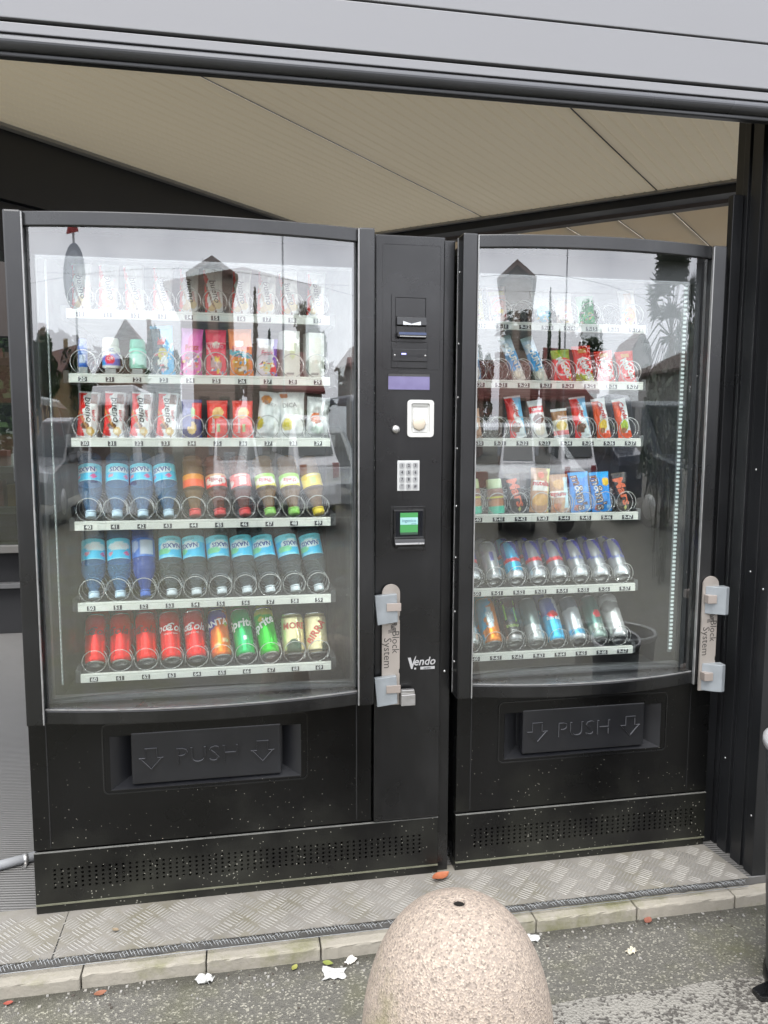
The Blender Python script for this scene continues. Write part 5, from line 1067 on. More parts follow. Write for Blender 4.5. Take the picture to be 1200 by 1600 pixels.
mon = can_parts(.0300, .150, [BLK, ('b', 1, .06, .44, .011, (.36, .68, .03)), ('b', 1, 0, .49, .010, (.36, .68, .03)), ('b', 1, -.06, .54, .011, (.36, .68, .03)), ('r', 0, 0, 1, .42, (.03, .03, .03)), ('r', 0, .92, 1, 1, BLK), ('d', 0, -1, -.10, 0, (.3, .3, .3))], [('ENERGY', 0, .050, .012, 0, (.4, .65, .1)), ('zero', 0, .036, .009, 0, WH)])
greyc = can_parts(.0280, .148, [(.16, .20, .20), ('d', 0, -1, -.35, .02, (.46, .48, .48))], [])
rb6 = can_parts(.0280, .148, [(.10, .46, .72), ('d', 0, 1, .58, 0, (.10, .14, .42)), ('e', .5, .58, .11, .08, (.66, .04, .05)), ('d', 1, .2, .72, 0, (.55, .58, .62))], [('Red Bull', 0, .072, .014, 0, WH, 0, .03)])
silb = can_parts(.0280, .148, [(.52, .54, .56), ('d', 0, 1, .72, .02, (.14, .16, .20)), ('r', .3, .1, .7, .2, (.15, .4, .6))], [])
drk = can_parts(.0280, .148, [(.05, .12, .11), ('e', .54, .55, .07, .09, (.62, .05, .07)), ('d', 0, -1, -.30, .03, (.30, .36, .33))], [])
wht = can_parts(.0300, .150, [(.62, .62, .62), ('e', .5, .72, .3, .08, (.25, .25, .25)), ('e', .40, .70, .12, .14, (.3, .3, .3))], [])
row6 = [(greyc, 'grey can in slot 9-60', .028), (org, 'blue and orange tropical can in slot 9-61', .0305), (mon, 'black energy can with green claw marks in slot 9-62', .030), (greyc, 'dark grey can with silver foot in slot 9-63', .028), (rb6, 'blue energy can with red emblem in slot 9-64', .028), (silb, 'silver can with dark top in slot 9-65', .028), (drk, 'dark green can with red emblem in slot 9-66', .028), (wht, 'white can in slot 9-67', .030)]
for i in range(8):
    kk, lb_ = row5[i]; put_can(kk, 4, i, lb_, xs=RX, lean=-1, rr=.0265, group=g_c, tilt=RB_TILT, y=YF - .012)
    put_can(kk, 4, i, 'second can waiting behind the front one in slot %s' % SN(4, i, True), k=1, xs=RX, lean=-1, rr=.0265, group=g_c, tilt=RB_TILT, y=YF - .012)
    kk, lb_, r_ = row6[i]; put_can(kk, 5, i, lb_, xs=RX, lean=-2, rr=r_, group=g_c, tilt=RB_TILT - 4, y=YF - .008)
    put_can(kk, 5, i, 'second can waiting behind the front one in slot %s' % SN(5, i, True), k=1, xs=RX, lean=-2, rr=r_, group=g_c, tilt=RB_TILT - 4, y=YF - .008)

# ================================================================== STREET THINGS IN FRONT
def granite():
    M = mat('pink_granite', (0.262, 0.222, 0.185), 0.8, 0, 0.12, 3, 0.0)
    n = M.node_tree; p = n.nodes['Principled BSDF']; base = n.nodes['base']
    tc = n.nodes.new('ShaderNodeTexCoord')
    v1 = n.nodes.new('ShaderNodeTexVoronoi'); v1.inputs['Scale'].default_value = 330; n.links.new(tc.outputs['Object'], v1.inputs['Vector'])
    s1 = n.nodes.new('ShaderNodeSeparateColor'); n.links.new(v1.outputs['Color'], s1.inputs[0])
    cr = n.nodes.new('ShaderNodeValToRGB'); e = cr.color_ramp.elements; cr.color_ramp.interpolation = 'CONSTANT'
    e[0].position = 0; e[0].color = (0.40, 0.36, 0.33, 1); e[1].position = 0.12; e[1].color = (0.85, 0.80, 0.76, 1)
    for pos, c in ((0.35, (1.05, 1.0, 0.96)), (0.6, (1.3, 1.22, 1.12)), (0.82, (1.65, 1.6, 1.5))): k = e.new(pos); k.color = c + (1,)
    n.links.new(s1.outputs[0], cr.inputs[0])
    mu = n.nodes.new('ShaderNodeMixRGB'); mu.blend_type = 'MULTIPLY'; mu.inputs[0].default_value = 0.6; n.links.new(base.outputs[0], mu.inputs[1]); n.links.new(cr.outputs[0], mu.inputs[2])
    nz = n.nodes.new('ShaderNodeTexNoise'); nz.inputs['Scale'].default_value = 7; nz.inputs['Detail'].default_value = 9; nz.inputs['Roughness'].default_value = 0.7; n.links.new(tc.outputs['Object'], nz.inputs['Vector'])
    sx = n.nodes.new('ShaderNodeSeparateXYZ'); n.links.new(tc.outputs['Object'], sx.inputs[0])
    wx = n.nodes.new('ShaderNodeMath'); wx.operation = 'MULTIPLY_ADD'; wx.inputs[1].default_value = -1.7; n.links.new(sx.outputs['X'], wx.inputs[0]); n.links.new(nz.outputs['Fac'], wx.inputs[2])
    wz = n.nodes.new('ShaderNodeMath'); wz.operation = 'MULTIPLY_ADD'; wz.inputs[1].default_value = -0.9; n.links.new(sx.outputs['Z'], wz.inputs[0]); n.links.new(wx.outputs[0], wz.inputs[2])
    mr = n.nodes.new('ShaderNodeMapRange'); mr.inputs['From Min'].default_value = 0.35; mr.inputs['From Max'].default_value = 0.6; mr.inputs['To Max'].default_value = 0.7; n.links.new(wz.outputs[0], mr.inputs['Value'])
    mg = n.nodes.new('ShaderNodeMixRGB'); mg.inputs[2].default_value = (0.1418, 0.1348, 0.04965, 1); n.links.new(mr.outputs[0], mg.inputs[0]); n.links.new(mu.outputs[0], mg.inputs[1]); n.links.new(mg.outputs[0], p.inputs['Base Color'])
    b = n.nodes.new('ShaderNodeBump'); b.inputs['Strength'].default_value = 0.45; b.inputs['Distance'].default_value = 0.003; n.links.new(v1.outputs['Distance'], b.inputs['Height']); n.links.new(b.outputs[0], p.inputs['Normal'])
    return M
bol = empty('bollard', (0.914, -0.905, GZ)); tag(bol, 'rounded pink granite bollard with a small hole in its top', 'bollard')
prof = [(0.170, 0.0), (0.171, 0.05), (0.168, 0.30)]
for k in range(1, 24):
    a = R(90) * k / 24; prof.append((0.168 * math.cos(a) ** 0.84, 0.30 + 0.262 * math.sin(a) ** 0.96))
prof += [(0.0108, 0.5615), (0.0100, 0.5570)]
mb = MB(); mb.lathe(prof, 64, cap=False); mb.build('stone', granite(), bol)
MB().lathe([(0.0100, 0.5572), (0.0095, 0.51), (0.001, 0.509)], 20, cap=False).build('hole', mat('hole_dark', (0.02, 0.018, 0.015), 0.9), bol)

BIN = mat('bin_plastic', (0.045, 0.046, 0.048), 0.45, 0, 0.15, 5, 0.05, 80)
bn0 = empty('litter_bin', (1.940, -0.565, GZ)); tag(bn0, 'grey round litter bin beside the right post, cut by the frame', 'bin')
mb = MB(); mb.lathe([(0.112, 0.02), (0.118, 0.03), (0.148, 0.60), (0.150, 0.615), (0.145, 0.615), (0.142, 0.59), (0.112, 0.06)], 40, cap=False); mb.build('bin_body', BIN, bn0)
mb = MB(); mb.lathe([(0.149, 0.604), (0.155, 0.608), (0.155, 0.622), (0.148, 0.626), (0.141, 0.620)], 40, cap=False); mb.build('bin_rim', mat('bin_rim', (0.35, 0.35, 0.35), 0.4, 0.3), bn0)
MB().lathe([(0.112, 0.0), (0.124, 0.0), (0.124, 0.022), (0.110, 0.03)], 40).build('bin_base', BLACK, bn0)
mb = MB(); mb.prism([(-0.175, -0.02), (-0.10, -0.035), (-0.10, 0.035), (-0.175, 0.012)], 'z', 0.002, 0.018); mb.build('bin_foot', BLACK, bn0, bevel=0.003)

# conduit on the floor at the left
cdt = empty('conduit_pipe', (-0.35, 0.3, 0)); tag(cdt, 'grey conduit pipe with clip lying on the floor left of the machines', 'pipe')
PVC = mat('grey_pvc', (0.2553, 0.2624, 0.2695), 0.4)
MB().tube([(-0.55, -0.28, 0.016), (0.20, -0.045, 0.016), (0.36, 0.02, 0.016)], 0.014, 14).build('pipe', PVC, cdt)
mb = MB(); d = Vector((0.75, 0.235, 0)).normalized()
Mx = Matrix.Translation((0.255, -0.027, 0.016)) @ d.to_track_quat('Z', 'Y').to_matrix().to_4x4()
mb.lathe([(0.0142, -0.006), (0.017, -0.006), (0.017, 0.006), (0.0142, 0.006)], 18, M=Mx, cap=False); mb.box(0.250, 0.262, -0.055, -0.038, 0.001, 0.006); mb.build('pipe_clip', STEEL, cdt)

# litter, leaves, pebbles
def crumple(name, label, cat, x, y, size, col, seed, flat=0.25, z=GZ, group='litter at the kerb foot'):
    rnd = random.Random(seed); n = 7; mb = MB(); cx = (n - 1) / 2
    for j in range(n):
        for i in range(n):
            mb.v.append(((i - cx) / cx * size * (.5 + .08 * rnd.uniform(-1, 1)), (j - cx) / cx * size * (.36 + .08 * rnd.uniform(-1, 1)), 0.003 + size * flat * rnd.random() ** 1.5))
    for j in range(n - 1):
        for i in range(n - 1): a = j * n + i; mb.f.append((a, a + 1, a + n + 1, a + n)); mb.m.append(0); mb.sm.append(False)
    o = mb.build(name, mat(name + '_%d' % seed, col, 0.7, 0, 0.1, 40), None, (x, y, z)); o.rotation_euler.z = rnd.uniform(-1, 1)
    sol = o.modifiers.new('thickness', 'SOLIDIFY'); sol.thickness = 0.0006
    return tag(o, label, cat, group)
crumple('paper_scrap', 'crumpled white paper scrap against the kerb left of centre', 'paper', 0.452, -0.265, 0.042, (.42, .42, .40), 1, .35)
crumple('paper_scrap', 'flat white paper napkin on the asphalt left of the bollard', 'paper', 0.772, -0.30, 0.055, (.42, .42, .40), 2, .12)
crumple('paper_scrap', 'small torn paper piece at the kerb right of the bollard', 'paper', 1.315, -0.262, 0.035, (.42, .42, .40), 3, .2)
crumple('paper_scrap', 'tiny off-white scrap at the kerb near the bollard left side', 'paper', 0.82, -0.262, 0.028, (.68, .64, .58), 4, .3)
crumple('paper_scrap', 'small beige scrap lying on open asphalt at the right', 'paper', 1.55, -0.36, 0.026, (.50, .46, .36), 5, .3)
def leaf(label, x, y, z, L, W, col, rz, seed, curl=0.3):
    rnd = random.Random(seed); mb = MB(); n = 8
    for i in range(n + 1):
        t = i / n; hw = W * math.sin(math.pi * min(1, t * 0.96 + 0.04)) ** 0.8 * 0.5
        for s in (-1, 0, 1): mb.v.append((L * (t - .5), s * hw, 0.004 + curl * L * ((t - .5) ** 2) * 1.2 + abs(s) * hw * curl + rnd.uniform(0, .001)))
    for i in range(n):
        for s in (0, 1): a = i * 3 + s; mb.f.append((a, a + 3, a + 4, a + 1)); mb.m.append(0); mb.sm.append(True)
    o = mb.build('fallen_leaf', mat('leaf_%d' % seed, col, 0.6, 0, 0.25, 60), None, (x, y, z), fix=False); o.rotation_euler.z = rz
    return tag(o, label, 'leaf', 'fallen leaves')
leaf('large orange leaf lying at the gap between the machines', 1.118, -0.038, 0.004, 0.062, 0.034, (.30, .095, .04), 0.45, 51, 0.5)
leaf('red brown leaf at the kerb foot left of the white scrap', 0.205, -0.268, GZ, 0.030, 0.018, (.22, .09, .05), 0.3, 52)
leaf('yellow green leaf at the kerb left of the napkin', 0.675, -0.262, GZ, 0.024, 0.014, (.24, .24, .06), 1.0, 53)
leaf('green leaf beside the napkin', 0.76, -0.262, GZ, 0.028, 0.018, (.19, .22, .05), -0.4, 54)
leaf('rust red leaf at the kerb on the right', 1.66, -0.25, GZ, 0.034, 0.020, (.20, .07, .045), 0.7, 55)
leaf('small red leaf at the lower left edge', -0.005, -0.262, GZ, 0.022, 0.013, (.26, .06, .04), 0.2, 56)
leaf('brown leaf stuck on the tread plate at the left', 0.22, -0.115, 0.005, 0.020, 0.012, (.22, .17, .11), -0.5, 57)
leaf('orange leaf under the kerb just right of the bollard', 1.235, -0.262, GZ, 0.030, 0.016, (.30, .13, .05), 0.1, 58)
rnd = random.Random(5); mb = MB()
for k in range(420):
    x = rnd.uniform(-0.4, 2.4); y = -0.243 - abs(rnd.gauss(0, .035)) if k < 260 else rnd.uniform(-1.0, -0.26); s = rnd.uniform(.0010, .0034)
    q = [Vector((rnd.uniform(.6, 1.2) * sx * s, rnd.uniform(.6, 1.2) * sy * s, rnd.uniform(.4, .9) * sz * s)) for sx in (-1, 1) for sy in (-1, 1) for sz in (-1, 1)]
    i = len(mb.v); mb.v += [(x + p.x, y + p.y, GZ + .001 + p.z) for p in q]; c = rnd.choice([0, 0, 1, 2])
    for f in ((0, 1, 3, 2), (4, 6, 7, 5), (0, 4, 5, 1), (2, 3, 7, 6), (0, 2, 6, 4), (1, 5, 7, 3)): mb.f.append(tuple(i + t for t in f)); mb.m.append(c); mb.sm.append(False)
tag(mb.build('gravel', [mat('grit_grey', (.25, .24, .22), .9), mat('grit_pale', (0.2553, 0.2411, 0.2128), .9), mat('grit_dark', (.06, .05, .04), .9)]), 'loose grit scattered on the asphalt along the kerb', 'grit', kind='stuff')

# ================================================================== THE STREET BEHIND THE VIEWER (seen in the glass)
def house(label, cx, cy, w_, d_, he, hr, wall, roof, axis='y', wins=(2, 2), rot=0, tower=False):
    """Gabled house; axis = ridge direction ('y': gable faces the machines)."""
    root = empty('house', (cx, cy - d_ / 2, GZ)); root.rotation_euler.z = rot; tag(root, label, 'house', 'houses across the street')
    wm = mat('render_%d_%d_%d' % tuple(int(c * 99) for c in wall), wall, .85, 0, .12, 1.2); rm = mat('tiles_%d_%d_%d' % tuple(int(c * 99) for c in roof), roof, .8, 0, .3, 6, .4, 12)
    mb = MB(); hw, hd = w_ / 2, d_ / 2
    if axis == 'y': mb.prism([(-hw, 0), (hw, 0), (hw, he), (0, hr), (-hw, he)], 'y', -hd, hd)
    else: mb.prism([(-hd, 0), (hd, 0), (hd, he), (0, hr), (-hd, he)], 'x', -hw, hw)
    mb.build('wall', wm, root)
    o, t = .5, .18; mb = MB(); sp = hw if axis == 'y' else hd; ln = (hd if axis == 'y' else hw) + .55
    sl = (hr - he) / sp
    for s in (-1, 1):
        pts = [(0, hr + .02), (s * (sp + o), he - sl * o + .02), (s * (sp + o), he - sl * o + t), (0, hr + t + .02)]
        if axis == 'y': mb.prism(pts, 'y', -ln, ln)
        else: mb.prism(pts, 'x', -ln, ln)
    rf = mb.build('roof', rm, root)
    MB().box(hw * .4, hw * .4 + .5, -.3, .3, he, hr + .7).build('chimney', wm, rf)
    MB().tube([(-hw * .5, 0, he), (-hw * .5, 0, hr + 1.1)], .02, 5).build('aerial', ANTH, rf)
    nw, nf = wins
    for f in range(nf):
        for k in range(nw):
            x = -hw + w_ * (k + .5) / nw; z = 1.0 + f * (he - .3) / max(1, nf)
            fr = MB(); fr.box(x - .55, x + .55, hd, hd + .06, z, z + 1.4); wo = fr.build('window', mat('shutter_%d' % ((k + f) % 2), [(.07, .05, .04), (.12, .14, .10)][(k + f) % 2], .6), root)
            MB().box(x - .42, x + .42, hd + .06, hd + .08, z + .1, z + 1.3).build('pane', mat('house_pane', (.03, .035, .04), .1), wo)
    return root
house('narrow dark gabled house straight across the street', 0.9, -26, 4.3, 9, 6.4, 6.85, (.36, .27, .22), (.17, .10, .08), 'y', (2, 2))
house('low brown house with wide eaves left across the street', -9.5, -30, 8, 8, 3.4, 5.4, (.30, .18, .13), (.13, .05, .04), 'y', (3, 1))
house('ochre house far left across the street', -26, -36, 9, 9, 3.6, 5.6, (.42, .31, .17), (.15, .07, .05), 'x', (3, 1), .3)
house('wide house with dark red roof right of the narrow one', 14.5, -42, 13, 9, 3.6, 6.0, (.26, .20, .17), (.17, .035, .03), 'x', (4, 1))
house('tall grey gabled house far right across the street', 26, -30, 6, 9, 4.8, 6.0, (.36, .35, .33), (.16, .11, .10), 'y', (2, 1))
house('yellow house at the far right end', 46, -34, 9, 9, 4.0, 5.6, (.5, .38, .18), (.16, .08, .06), 'x', (3, 1), -.3)

def leaf_cloud(mb, c, rad, n, size, rnd, hollow=0.35):
    for _ in range(n):
        d = Vector((rnd.gauss(0, 1), rnd.gauss(0, 1), rnd.gauss(0, 1))).normalized(); r = hollow + (1 - hollow) * rnd.random() ** .5
        p = Vector((c[0] + d.x * rad[0] * r, c[1] + d.y * rad[1] * r, c[2] + d.z * rad[2] * r)); s = size * rnd.uniform(.6, 1.4)
        a = Vector((rnd.uniform(-1, 1), rnd.uniform(-1, 1), rnd.uniform(-.6, .6))).normalized(); b = a.orthogonal().normalized()
        mb.quad(tuple(p - a * s), tuple(p + b * s * .5), tuple(p + a * s), tuple(p - b * s * .5), rnd.choice([0, 0, 1]))
def tree(label, x, y, h, rad, n, size, cols, seed, trunk=.16, group='trees across the street', kind='broadleaf_tree'):
    rnd = random.Random(seed); root = empty(kind, (x, y, GZ)); tag(root, label, 'tree', group)
    mb = MB(); mb.tube([(0, 0, 0), (.05, .02, h * .35), (-.05, .05, h * .7)], trunk, 8, taper=.5)
    for k in range(6): a = k * 1.05; mb.tube([(0, 0, h * (.3 + .05 * k)), (rad * .35 * math.cos(a), rad * .35 * math.sin(a), h * (.5 + .05 * k)), (rad * .7 * math.cos(a), rad * .7 * math.sin(a), h * (.62 + .05 * k))], trunk * .35, 5, taper=.4)
    mb.build('trunk', mat('bark', (.10, .08, .06), .9), root)
    mb = MB()
    for k in range(14):
        a = rnd.uniform(0, 6.28); q = rnd.uniform(.1, .75); leaf_cloud(mb, (rad * q * math.cos(a), rad * q * math.sin(a), h * rnd.uniform(.5, .9)), (rad * .42, rad * .42, h * .16), n // 14, size, rnd)
    mb.build('crown', [mat('leaf_a_%d' % cols, [(.05, .09, .025), (.04, .065, .03), (.08, .12, .03)][cols], .6), mat('leaf_b_%d' % cols, [(.035, .065, .02), (.025, .045, .022), (.055, .09, .025)][cols], .6)], root, fix=False)
def cypress(label, x, y, h, r, seed):
    rnd = random.Random(seed); root = empty('cypress_tree', (x, y, GZ)); tag(root, label, 'tree', 'cypresses across the street')
    MB().tube([(0, 0, 0), (0, 0, h * .9)], .12, 7, taper=.2).build('trunk', mat('bark', (.10, .08, .06), .9), root)
    mb = MB()
    for k in range(16): t = k / 16; leaf_cloud(mb, (0, 0, h * (.08 + .88 * t)), (r * (1 - t) ** .7 + .05, r * (1 - t) ** .7 + .05, h * .06), 90, .16, rnd, .5)
    mb.build('crown', [MATS.get('leaf_a_1') or mat('leaf_a_1', (.04, .065, .03), .6), mat('leaf_b_1', (.025, .045, .022), .6)], root, fix=False)
tree('mid green tree beside the low brown house', -4.6, -24, 4.4, 1.7, 2800, .17, 0, 3)
tree('bushy green tree far left across the street', -17.5, -24, 4.6, 2.2, 3000, .2, 0, 4)
tree('tall pale tree rising behind the right houses', 23, -52, 11, 4.0, 3400, .3, 1, 5)
tree('bright green bush before the red roofed house', 12.5, -19, 2.2, 1.7, 2600, .13, 2, 6, .08)
tree('large green bush behind the parked cars', 7.2, -17.5, 2.0, 1.6, 2400, .13, 2, 7, .08)
tree('dark tree right of the tall grey house', 34, -28, 5.5, 2.6, 2600, .22, 1, 8)
for k, (tx, ty, th_) in enumerate(((-4.6, 11, 4.2), (-2.2, 12.5, 5.0), (0.4, 11.5, 4.4), (-7.5, 10, 5.2), (-10, 6, 4.0), (3.5, 13, 4.6))):
    tree('green tree behind the shop, %s from the left' % ['third', 'fourth', 'fifth', 'second', 'first', 'sixth'][k], tx, ty, th_, 1.9, 2200, .15, k % 3, 30 + k, .1, 'trees behind the shop')
for k, (tx, ty, th_) in enumerate(((-3.2, 7.6, 2.6), (-2.0, 8.4, 2.9), (-0.8, 7.8, 2.5))):
    tree('low leafy bush behind the shop window, %s from the left' % ['first', 'second', 'third'][k], tx, ty, th_, 1.0, 2200, .08, (2, 0, 2)[k], 60 + k, .05, 'bushes behind the shop', 'bush')
cypress('tallest cypress right of the narrow house', 7.6, -38, 8.6, .75, 1); cypress('short cypress beside the tallest one', 9.6, -37, 6.4, .6, 2); cypress('cypress by the red roofed house', 19, -44, 8.6, .8, 3)
tree('dense dark laurel bush beside the palm on the right', 7.6, -4.2, 2.6, 1.2, 4600, .07, 1, 71, .05, 'bushes to the right', 'bush')
tree('dense dark laurel bush between palm and shrub', 6.6, -4.7, 2.0, 1.1, 3600, .07, 1, 72, .05, 'bushes to the right', 'bush')
for k, (tx, ty, th_, rr_) in enumerate(((-6.5, -40, 5.0, 2.6), (4.4, -44, 5.4, 2.6), (-14, -46, 6, 3.0), (31, -44, 6, 3), (37, -40, 6, 3), (-22, -40, 5.5, 3))):
    tree('far tree on the skyline, %s from the left' % ['third', 'fourth', 'second', 'fifth', 'sixth', 'first'][k], tx, ty, th_, rr_, 1600, .3, k % 2, 80 + k, .15, 'skyline trees')
# palm
rnd = random.Random(9); palm = empty('palm_tree', (7.9, -5.3, GZ)); tag(palm, 'shaggy dark fan palm standing in the street to the right', 'tree')
MB().tube([(0, 0, 0), (.05, 0, 1.6), (0, .05, 2.5)], .2, 10, taper=.8).build('trunk', mat('palm_bark', (.09, .07, .05), .9), palm)
mb = MB()
for k in range(64):
    a = rnd.uniform(0, 6.28); el = rnd.uniform(-1.1, 1.2); L = rnd.uniform(0.9, 1.5); dr = Vector((math.cos(a) * math.cos(el), math.sin(a) * math.cos(el), math.sin(el)))
    b0 = Vector((0, 0, 2.5)); tip = b0 + dr * L + Vector((0, 0, -.25 * L))
    mb.tube([tuple(b0), tuple(b0 + dr * L * .55), tuple(tip)], .015, 4)
    sd_ = dr.cross(Vector((0, 0, 1))); sd_ = sd_.normalized() if sd_.length > .1 else Vector((1, 0, 0)); upv = sd_.cross(dr)
    for j in range(15):
        t = R(-85 + 170 * j / 14); f = (dr * math.cos(t) + sd_ * math.sin(t)).normalized(); e_ = tip + f * .75 + Vector((0, 0, -.14)); wv_ = upv.cross(f).normalized() * .045
        mb.quad(tuple(tip), tuple(tip + f * .3 + wv_), tuple(e_), tuple(tip + f * .3 - wv_))
mb.build('crown', mat('palm_leaf', (.035, .05, .025), .5), palm, fix=False)

def car(label, x, y, rz, L, W, H, col, van=False):
    root = empty('parked_car', (x, y, GZ)); root.rotation_euler.z = rz; tag(root, label, 'car', 'cars parked along the street')
    pm = mat('paint_%d_%d_%d' % tuple(int(c * 99) for c in col), col, .25, 0, .03, 2, coat=.6)
    hl = L / 2
    if van: sec = [(-hl, .35), (-hl, .85), (-hl + .08, .98), (-hl + .75, 1.08), (-hl + 1.35, H - .08), (-hl + 1.7, H), (hl - .25, H), (hl - .04, H - .2), (hl, .9), (hl, .35)]
    else: sec = [(-hl, .32), (-hl, .62), (-hl + .12, .74), (-hl + 1.05, .90), (-hl + 1.75, H - .06), (-hl + 2.15, H), (hl - 1.0, H - .02), (hl - .35, .98), (hl - .06, .88), (hl, .6), (hl, .34)]
    mb = MB(); i = 0; n = len(sec); hw = W / 2
    ring = []
    for s in (-1, -.94, .94, 1):
        row = []
        for (a, z) in sec:
            tum = 1 - .16 * max(0, (z - .9) / (H - .9)); yy = hw * tum * (1 if abs(s) == 1 else .94) * (1 if s > 0 else -1); k = 1.0 if abs(s) < 1 else (.985)
            mb.v.append((a * k, yy, z if abs(s) < 1 else .3 + (z - .3) * .975)); row.append(len(mb.v) - 1)
        ring.append(row)
    for r0, r1 in zip(ring, ring[1:]):
        for k in range(n): mb.f.append((r0[k], r0[(k + 1) % n], r1[(k + 1) % n], r1[k])); mb.m.append(0); mb.sm.append(False)
    mb.f.append(tuple(reversed(ring[0]))); mb.f.append(tuple(ring[-1])); mb.m += [0, 0]; mb.sm += [False, False]
    mb.build('body', pm, root, bevel=.02)
    gm = mat('car_glass', (.015, .02, .022), .05)
    def side_y(z, s): return s * (hw * (1 - .16 * max(0, (z - .9) / (H - .9))) + .006)
    zt = H - .12
    for s in (-1, 1):
        segs = [(-hl + 1.2, -hl + 2.2, -hl + 1.75), (-hl + 2.28, hl - 1.05, -hl + 2.28)] if not van else [(-hl + 1.0, -hl + 1.9, -hl + 1.45), (-hl + 2.0, hl - .4, -hl + 2.0)]
        for (a0, a1, at) in segs:
            mb = MB(); mb.quad((a0, side_y(.96, s), .96), (a1, side_y(.96, s), .96), (a1 - (0 if van else .12), side_y(zt, s), zt), (at, side_y(zt, s), zt)); wn = mb.build('window', gm, root, fix=False)
            wn.modifiers.new('thickness', 'SOLIDIFY').thickness = .01
    f0 = (-hl + .78, 1.10) if van else (-hl + 1.10, .93); f1 = (-hl + 1.33, H - .1) if van else (-hl + 1.73, H - .09)
    mb = MB(); mb.quad((f0[0] - .02, -hw * .84, f0[1]), (f0[0] - .02, hw * .84, f0[1]), (f1[0] - .03, hw * .76, f1[1]), (f1[0] - .03, -hw * .76, f1[1])); mb.build('windscreen', gm, root, fix=False)
    g0 = (hl + .005, .98) if van else (hl - .34, 1.0); g1 = (hl - .03, H - .24) if van else (hl - .92, H - .08)
    mb = MB(); mb.quad((g0[0] + .02, -hw * .8, g0[1]), (g0[0] + .02, hw * .8, g0[1]), (g1[0] + .03, hw * .74, g1[1]), (g1[0] + .03, -hw * .74, g1[1])); mb.build('rear_window', gm, root, fix=False)
    for a in (-hl + .82, hl - .78):
        for s in (-1, 1):
            Mw = Matrix.Translation((a, s * (hw - .09), .315)) @ Matrix.Rotation(R(90), 4, 'X')
            wh = MB().lathe([(.20, -.09), (.315, -.085), (.315, .085), (.20, .09)], 24, M=Mw).build('wheel', mat('tyre', (.02, .02, .02), .8), root)
            MB().lathe([(.02, -.105), (.19, -.098), (.19, .098), (.02, .105)], 16, M=Mw).build('rim', mat('alloy', (.5, .5, .5), .35, .7), wh)
    for s in (-1, 1):
        MB().box(-hl - .006, -hl + .1, s * hw * .62 - .17, s * hw * .62 + .17, .62, .76).build('headlight', mat('headlamp', (.7, .72, .74), .1, .3), root, bevel=.01)
        MB().box(hl - .1, hl + .006, s * hw * .74 - .12, s * hw * .74 + .12, .70, .90).build('tail_light', mat('taillamp', (.35, .02, .02), .2), root, bevel=.01)
        MB().box(-hl + 1.25, -hl + 1.45, s * (hw + .08) - .08, s * (hw + .08) + .08, .98, 1.12).build('mirror', pm, root, bevel=.02)
    MB().box(-hl - .01, -hl + .05, -hw * .9, hw * .9, .34, .5).build('bumper', mat('bumper', (.05, .05, .05), .6), root, bevel=.01)
    return root
car('white van parked left of the narrow house', -2.6, -9.2, R(90), 4.3, 1.75, 1.85, (.72, .72, .72), True)
car('silver car parked straight behind the viewer', 1.4, -9.6, R(-90), 4.1, 1.72, 1.48, (.45, .46, .47))
car('white car parked right of the silver one', 4.2, -9.4, R(90), 4.2, 1.76, 1.55, (.74, .74, .74))
car('dark blue van parked far right along the street', 7.4, -9.8, R(-90), 4.5, 1.8, 1.9, (.03, .04, .06), True)
car('dark grey car parked at the far left', -6.0, -9.4, R(-90), 4.1, 1.72, 1.5, (.06, .065, .07))

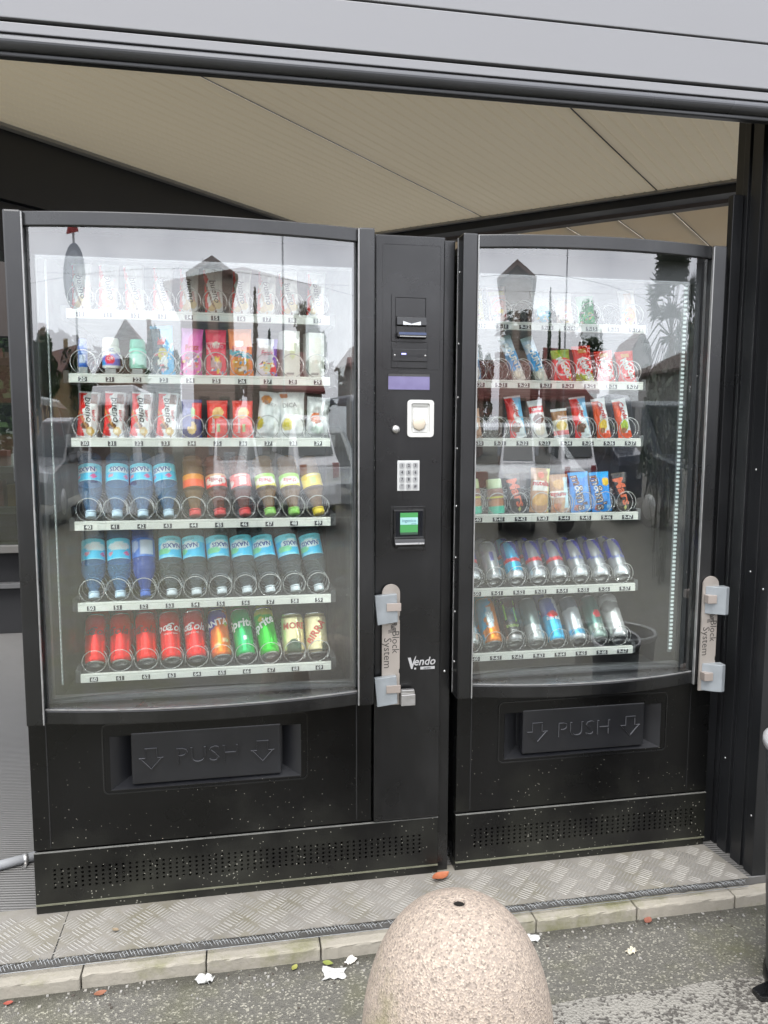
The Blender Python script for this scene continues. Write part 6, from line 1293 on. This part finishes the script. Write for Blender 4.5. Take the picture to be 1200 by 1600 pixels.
# round road sign, lamp post, overhead cable
sg = empty('road_sign', (-2.75, -5.4, GZ)); tag(sg, 'round road sign on a thin post behind the viewer', 'road sign')
MB().tube([(0, 0, 0), (0, 0, 3.5)], .03, 10).build('post', mat('galvanised', (.4, .41, .42), .4, .6), sg)
Mx = Matrix.Translation((0, .04, 2.78)) @ Matrix.Rotation(R(-90), 4, 'X')
MB().lathe([(.30, -.006), (.31, 0), (.30, .006)], 40, M=Mx).build('disc', mat('sign_grey', (.34, .36, .42), .5, .2), sg)
MB().lathe([(.24, .0065), (.24, .0085)], 40, M=Mx).build('face', mat('sign_face', (.5, .53, .60), .5), sg)
MB().prism([(0, 3.48), (-.17, 3.18), (.17, 3.18)], 'y', .035, .05).build('warning_plate', mat('sign_red', (.45, .04, .04), .5), sg)
lp = empty('lamp_post', (5.2, -15, GZ)); tag(lp, 'slim grey lamp post across the street', 'lamp post')
MB().tube([(0, 0, 0), (0, 0, 6.2)], .09, 10, taper=.6).build('pole', mat('galvanised', (.4, .41, .42), .4, .6), lp)
MB().box(-.12, .12, -.1, .5, 6.15, 6.27).build('lamp_head', mat('lamp_grey', (.3, .3, .3), .5), lp, bevel=.03)
cb = MB(); pts = [(-30 + 2 * i, -14 - .02 * i, 5.4 - 1.0 * (1 - ((i - 16) / 16) ** 2)) for i in range(33)]; cb.tube(pts, .005, 5)
tag(cb.build('overhead_cable', BLACK), 'thin black overhead cable crossing the street', 'cable')
# bare shrub close behind the viewer on the right
rnd = random.Random(21); sh_ = empty('shrub', (5.6, -3.4, GZ)); tag(sh_, 'thin leggy shrub with long leaves in front of the machines at right', 'shrub')
mb = MB(); lf = MB()
for k in range(30):
    a = rnd.uniform(0, 6.28); sp_ = rnd.uniform(.1, .65); h_ = rnd.uniform(.7, 1.7); p0 = Vector((rnd.uniform(-.25, .25), rnd.uniform(-.25, .25), 0)); p1 = p0 + Vector((sp_ * .4 * math.cos(a), sp_ * .4 * math.sin(a), h_ * .5)); p2 = p0 + Vector((sp_ * math.cos(a), sp_ * math.sin(a), h_))
    mb.tube([p0, p1, p2], .009, 5, taper=.3)
    for j in range(16):
        t = rnd.uniform(.2, 1); c = p0.lerp(p1, t * 2) if t < .5 else p1.lerp(p2, t * 2 - 1); d = Vector((rnd.uniform(-1, 1), rnd.uniform(-1, 1), rnd.uniform(-.4, .8))).normalized(); b = d.orthogonal().normalized() * .012; L = rnd.uniform(.06, .13)
        lf.quad(tuple(c), tuple(c + d * L * .5 + b), tuple(c + d * L), tuple(c + d * L * .5 - b))
mb.build('stems', mat('shrub_bark', (.12, .1, .08), .8), sh_); lf.build('leaves', mat('shrub_leaf', (.06, .08, .035), .5), sh_, fix=False)
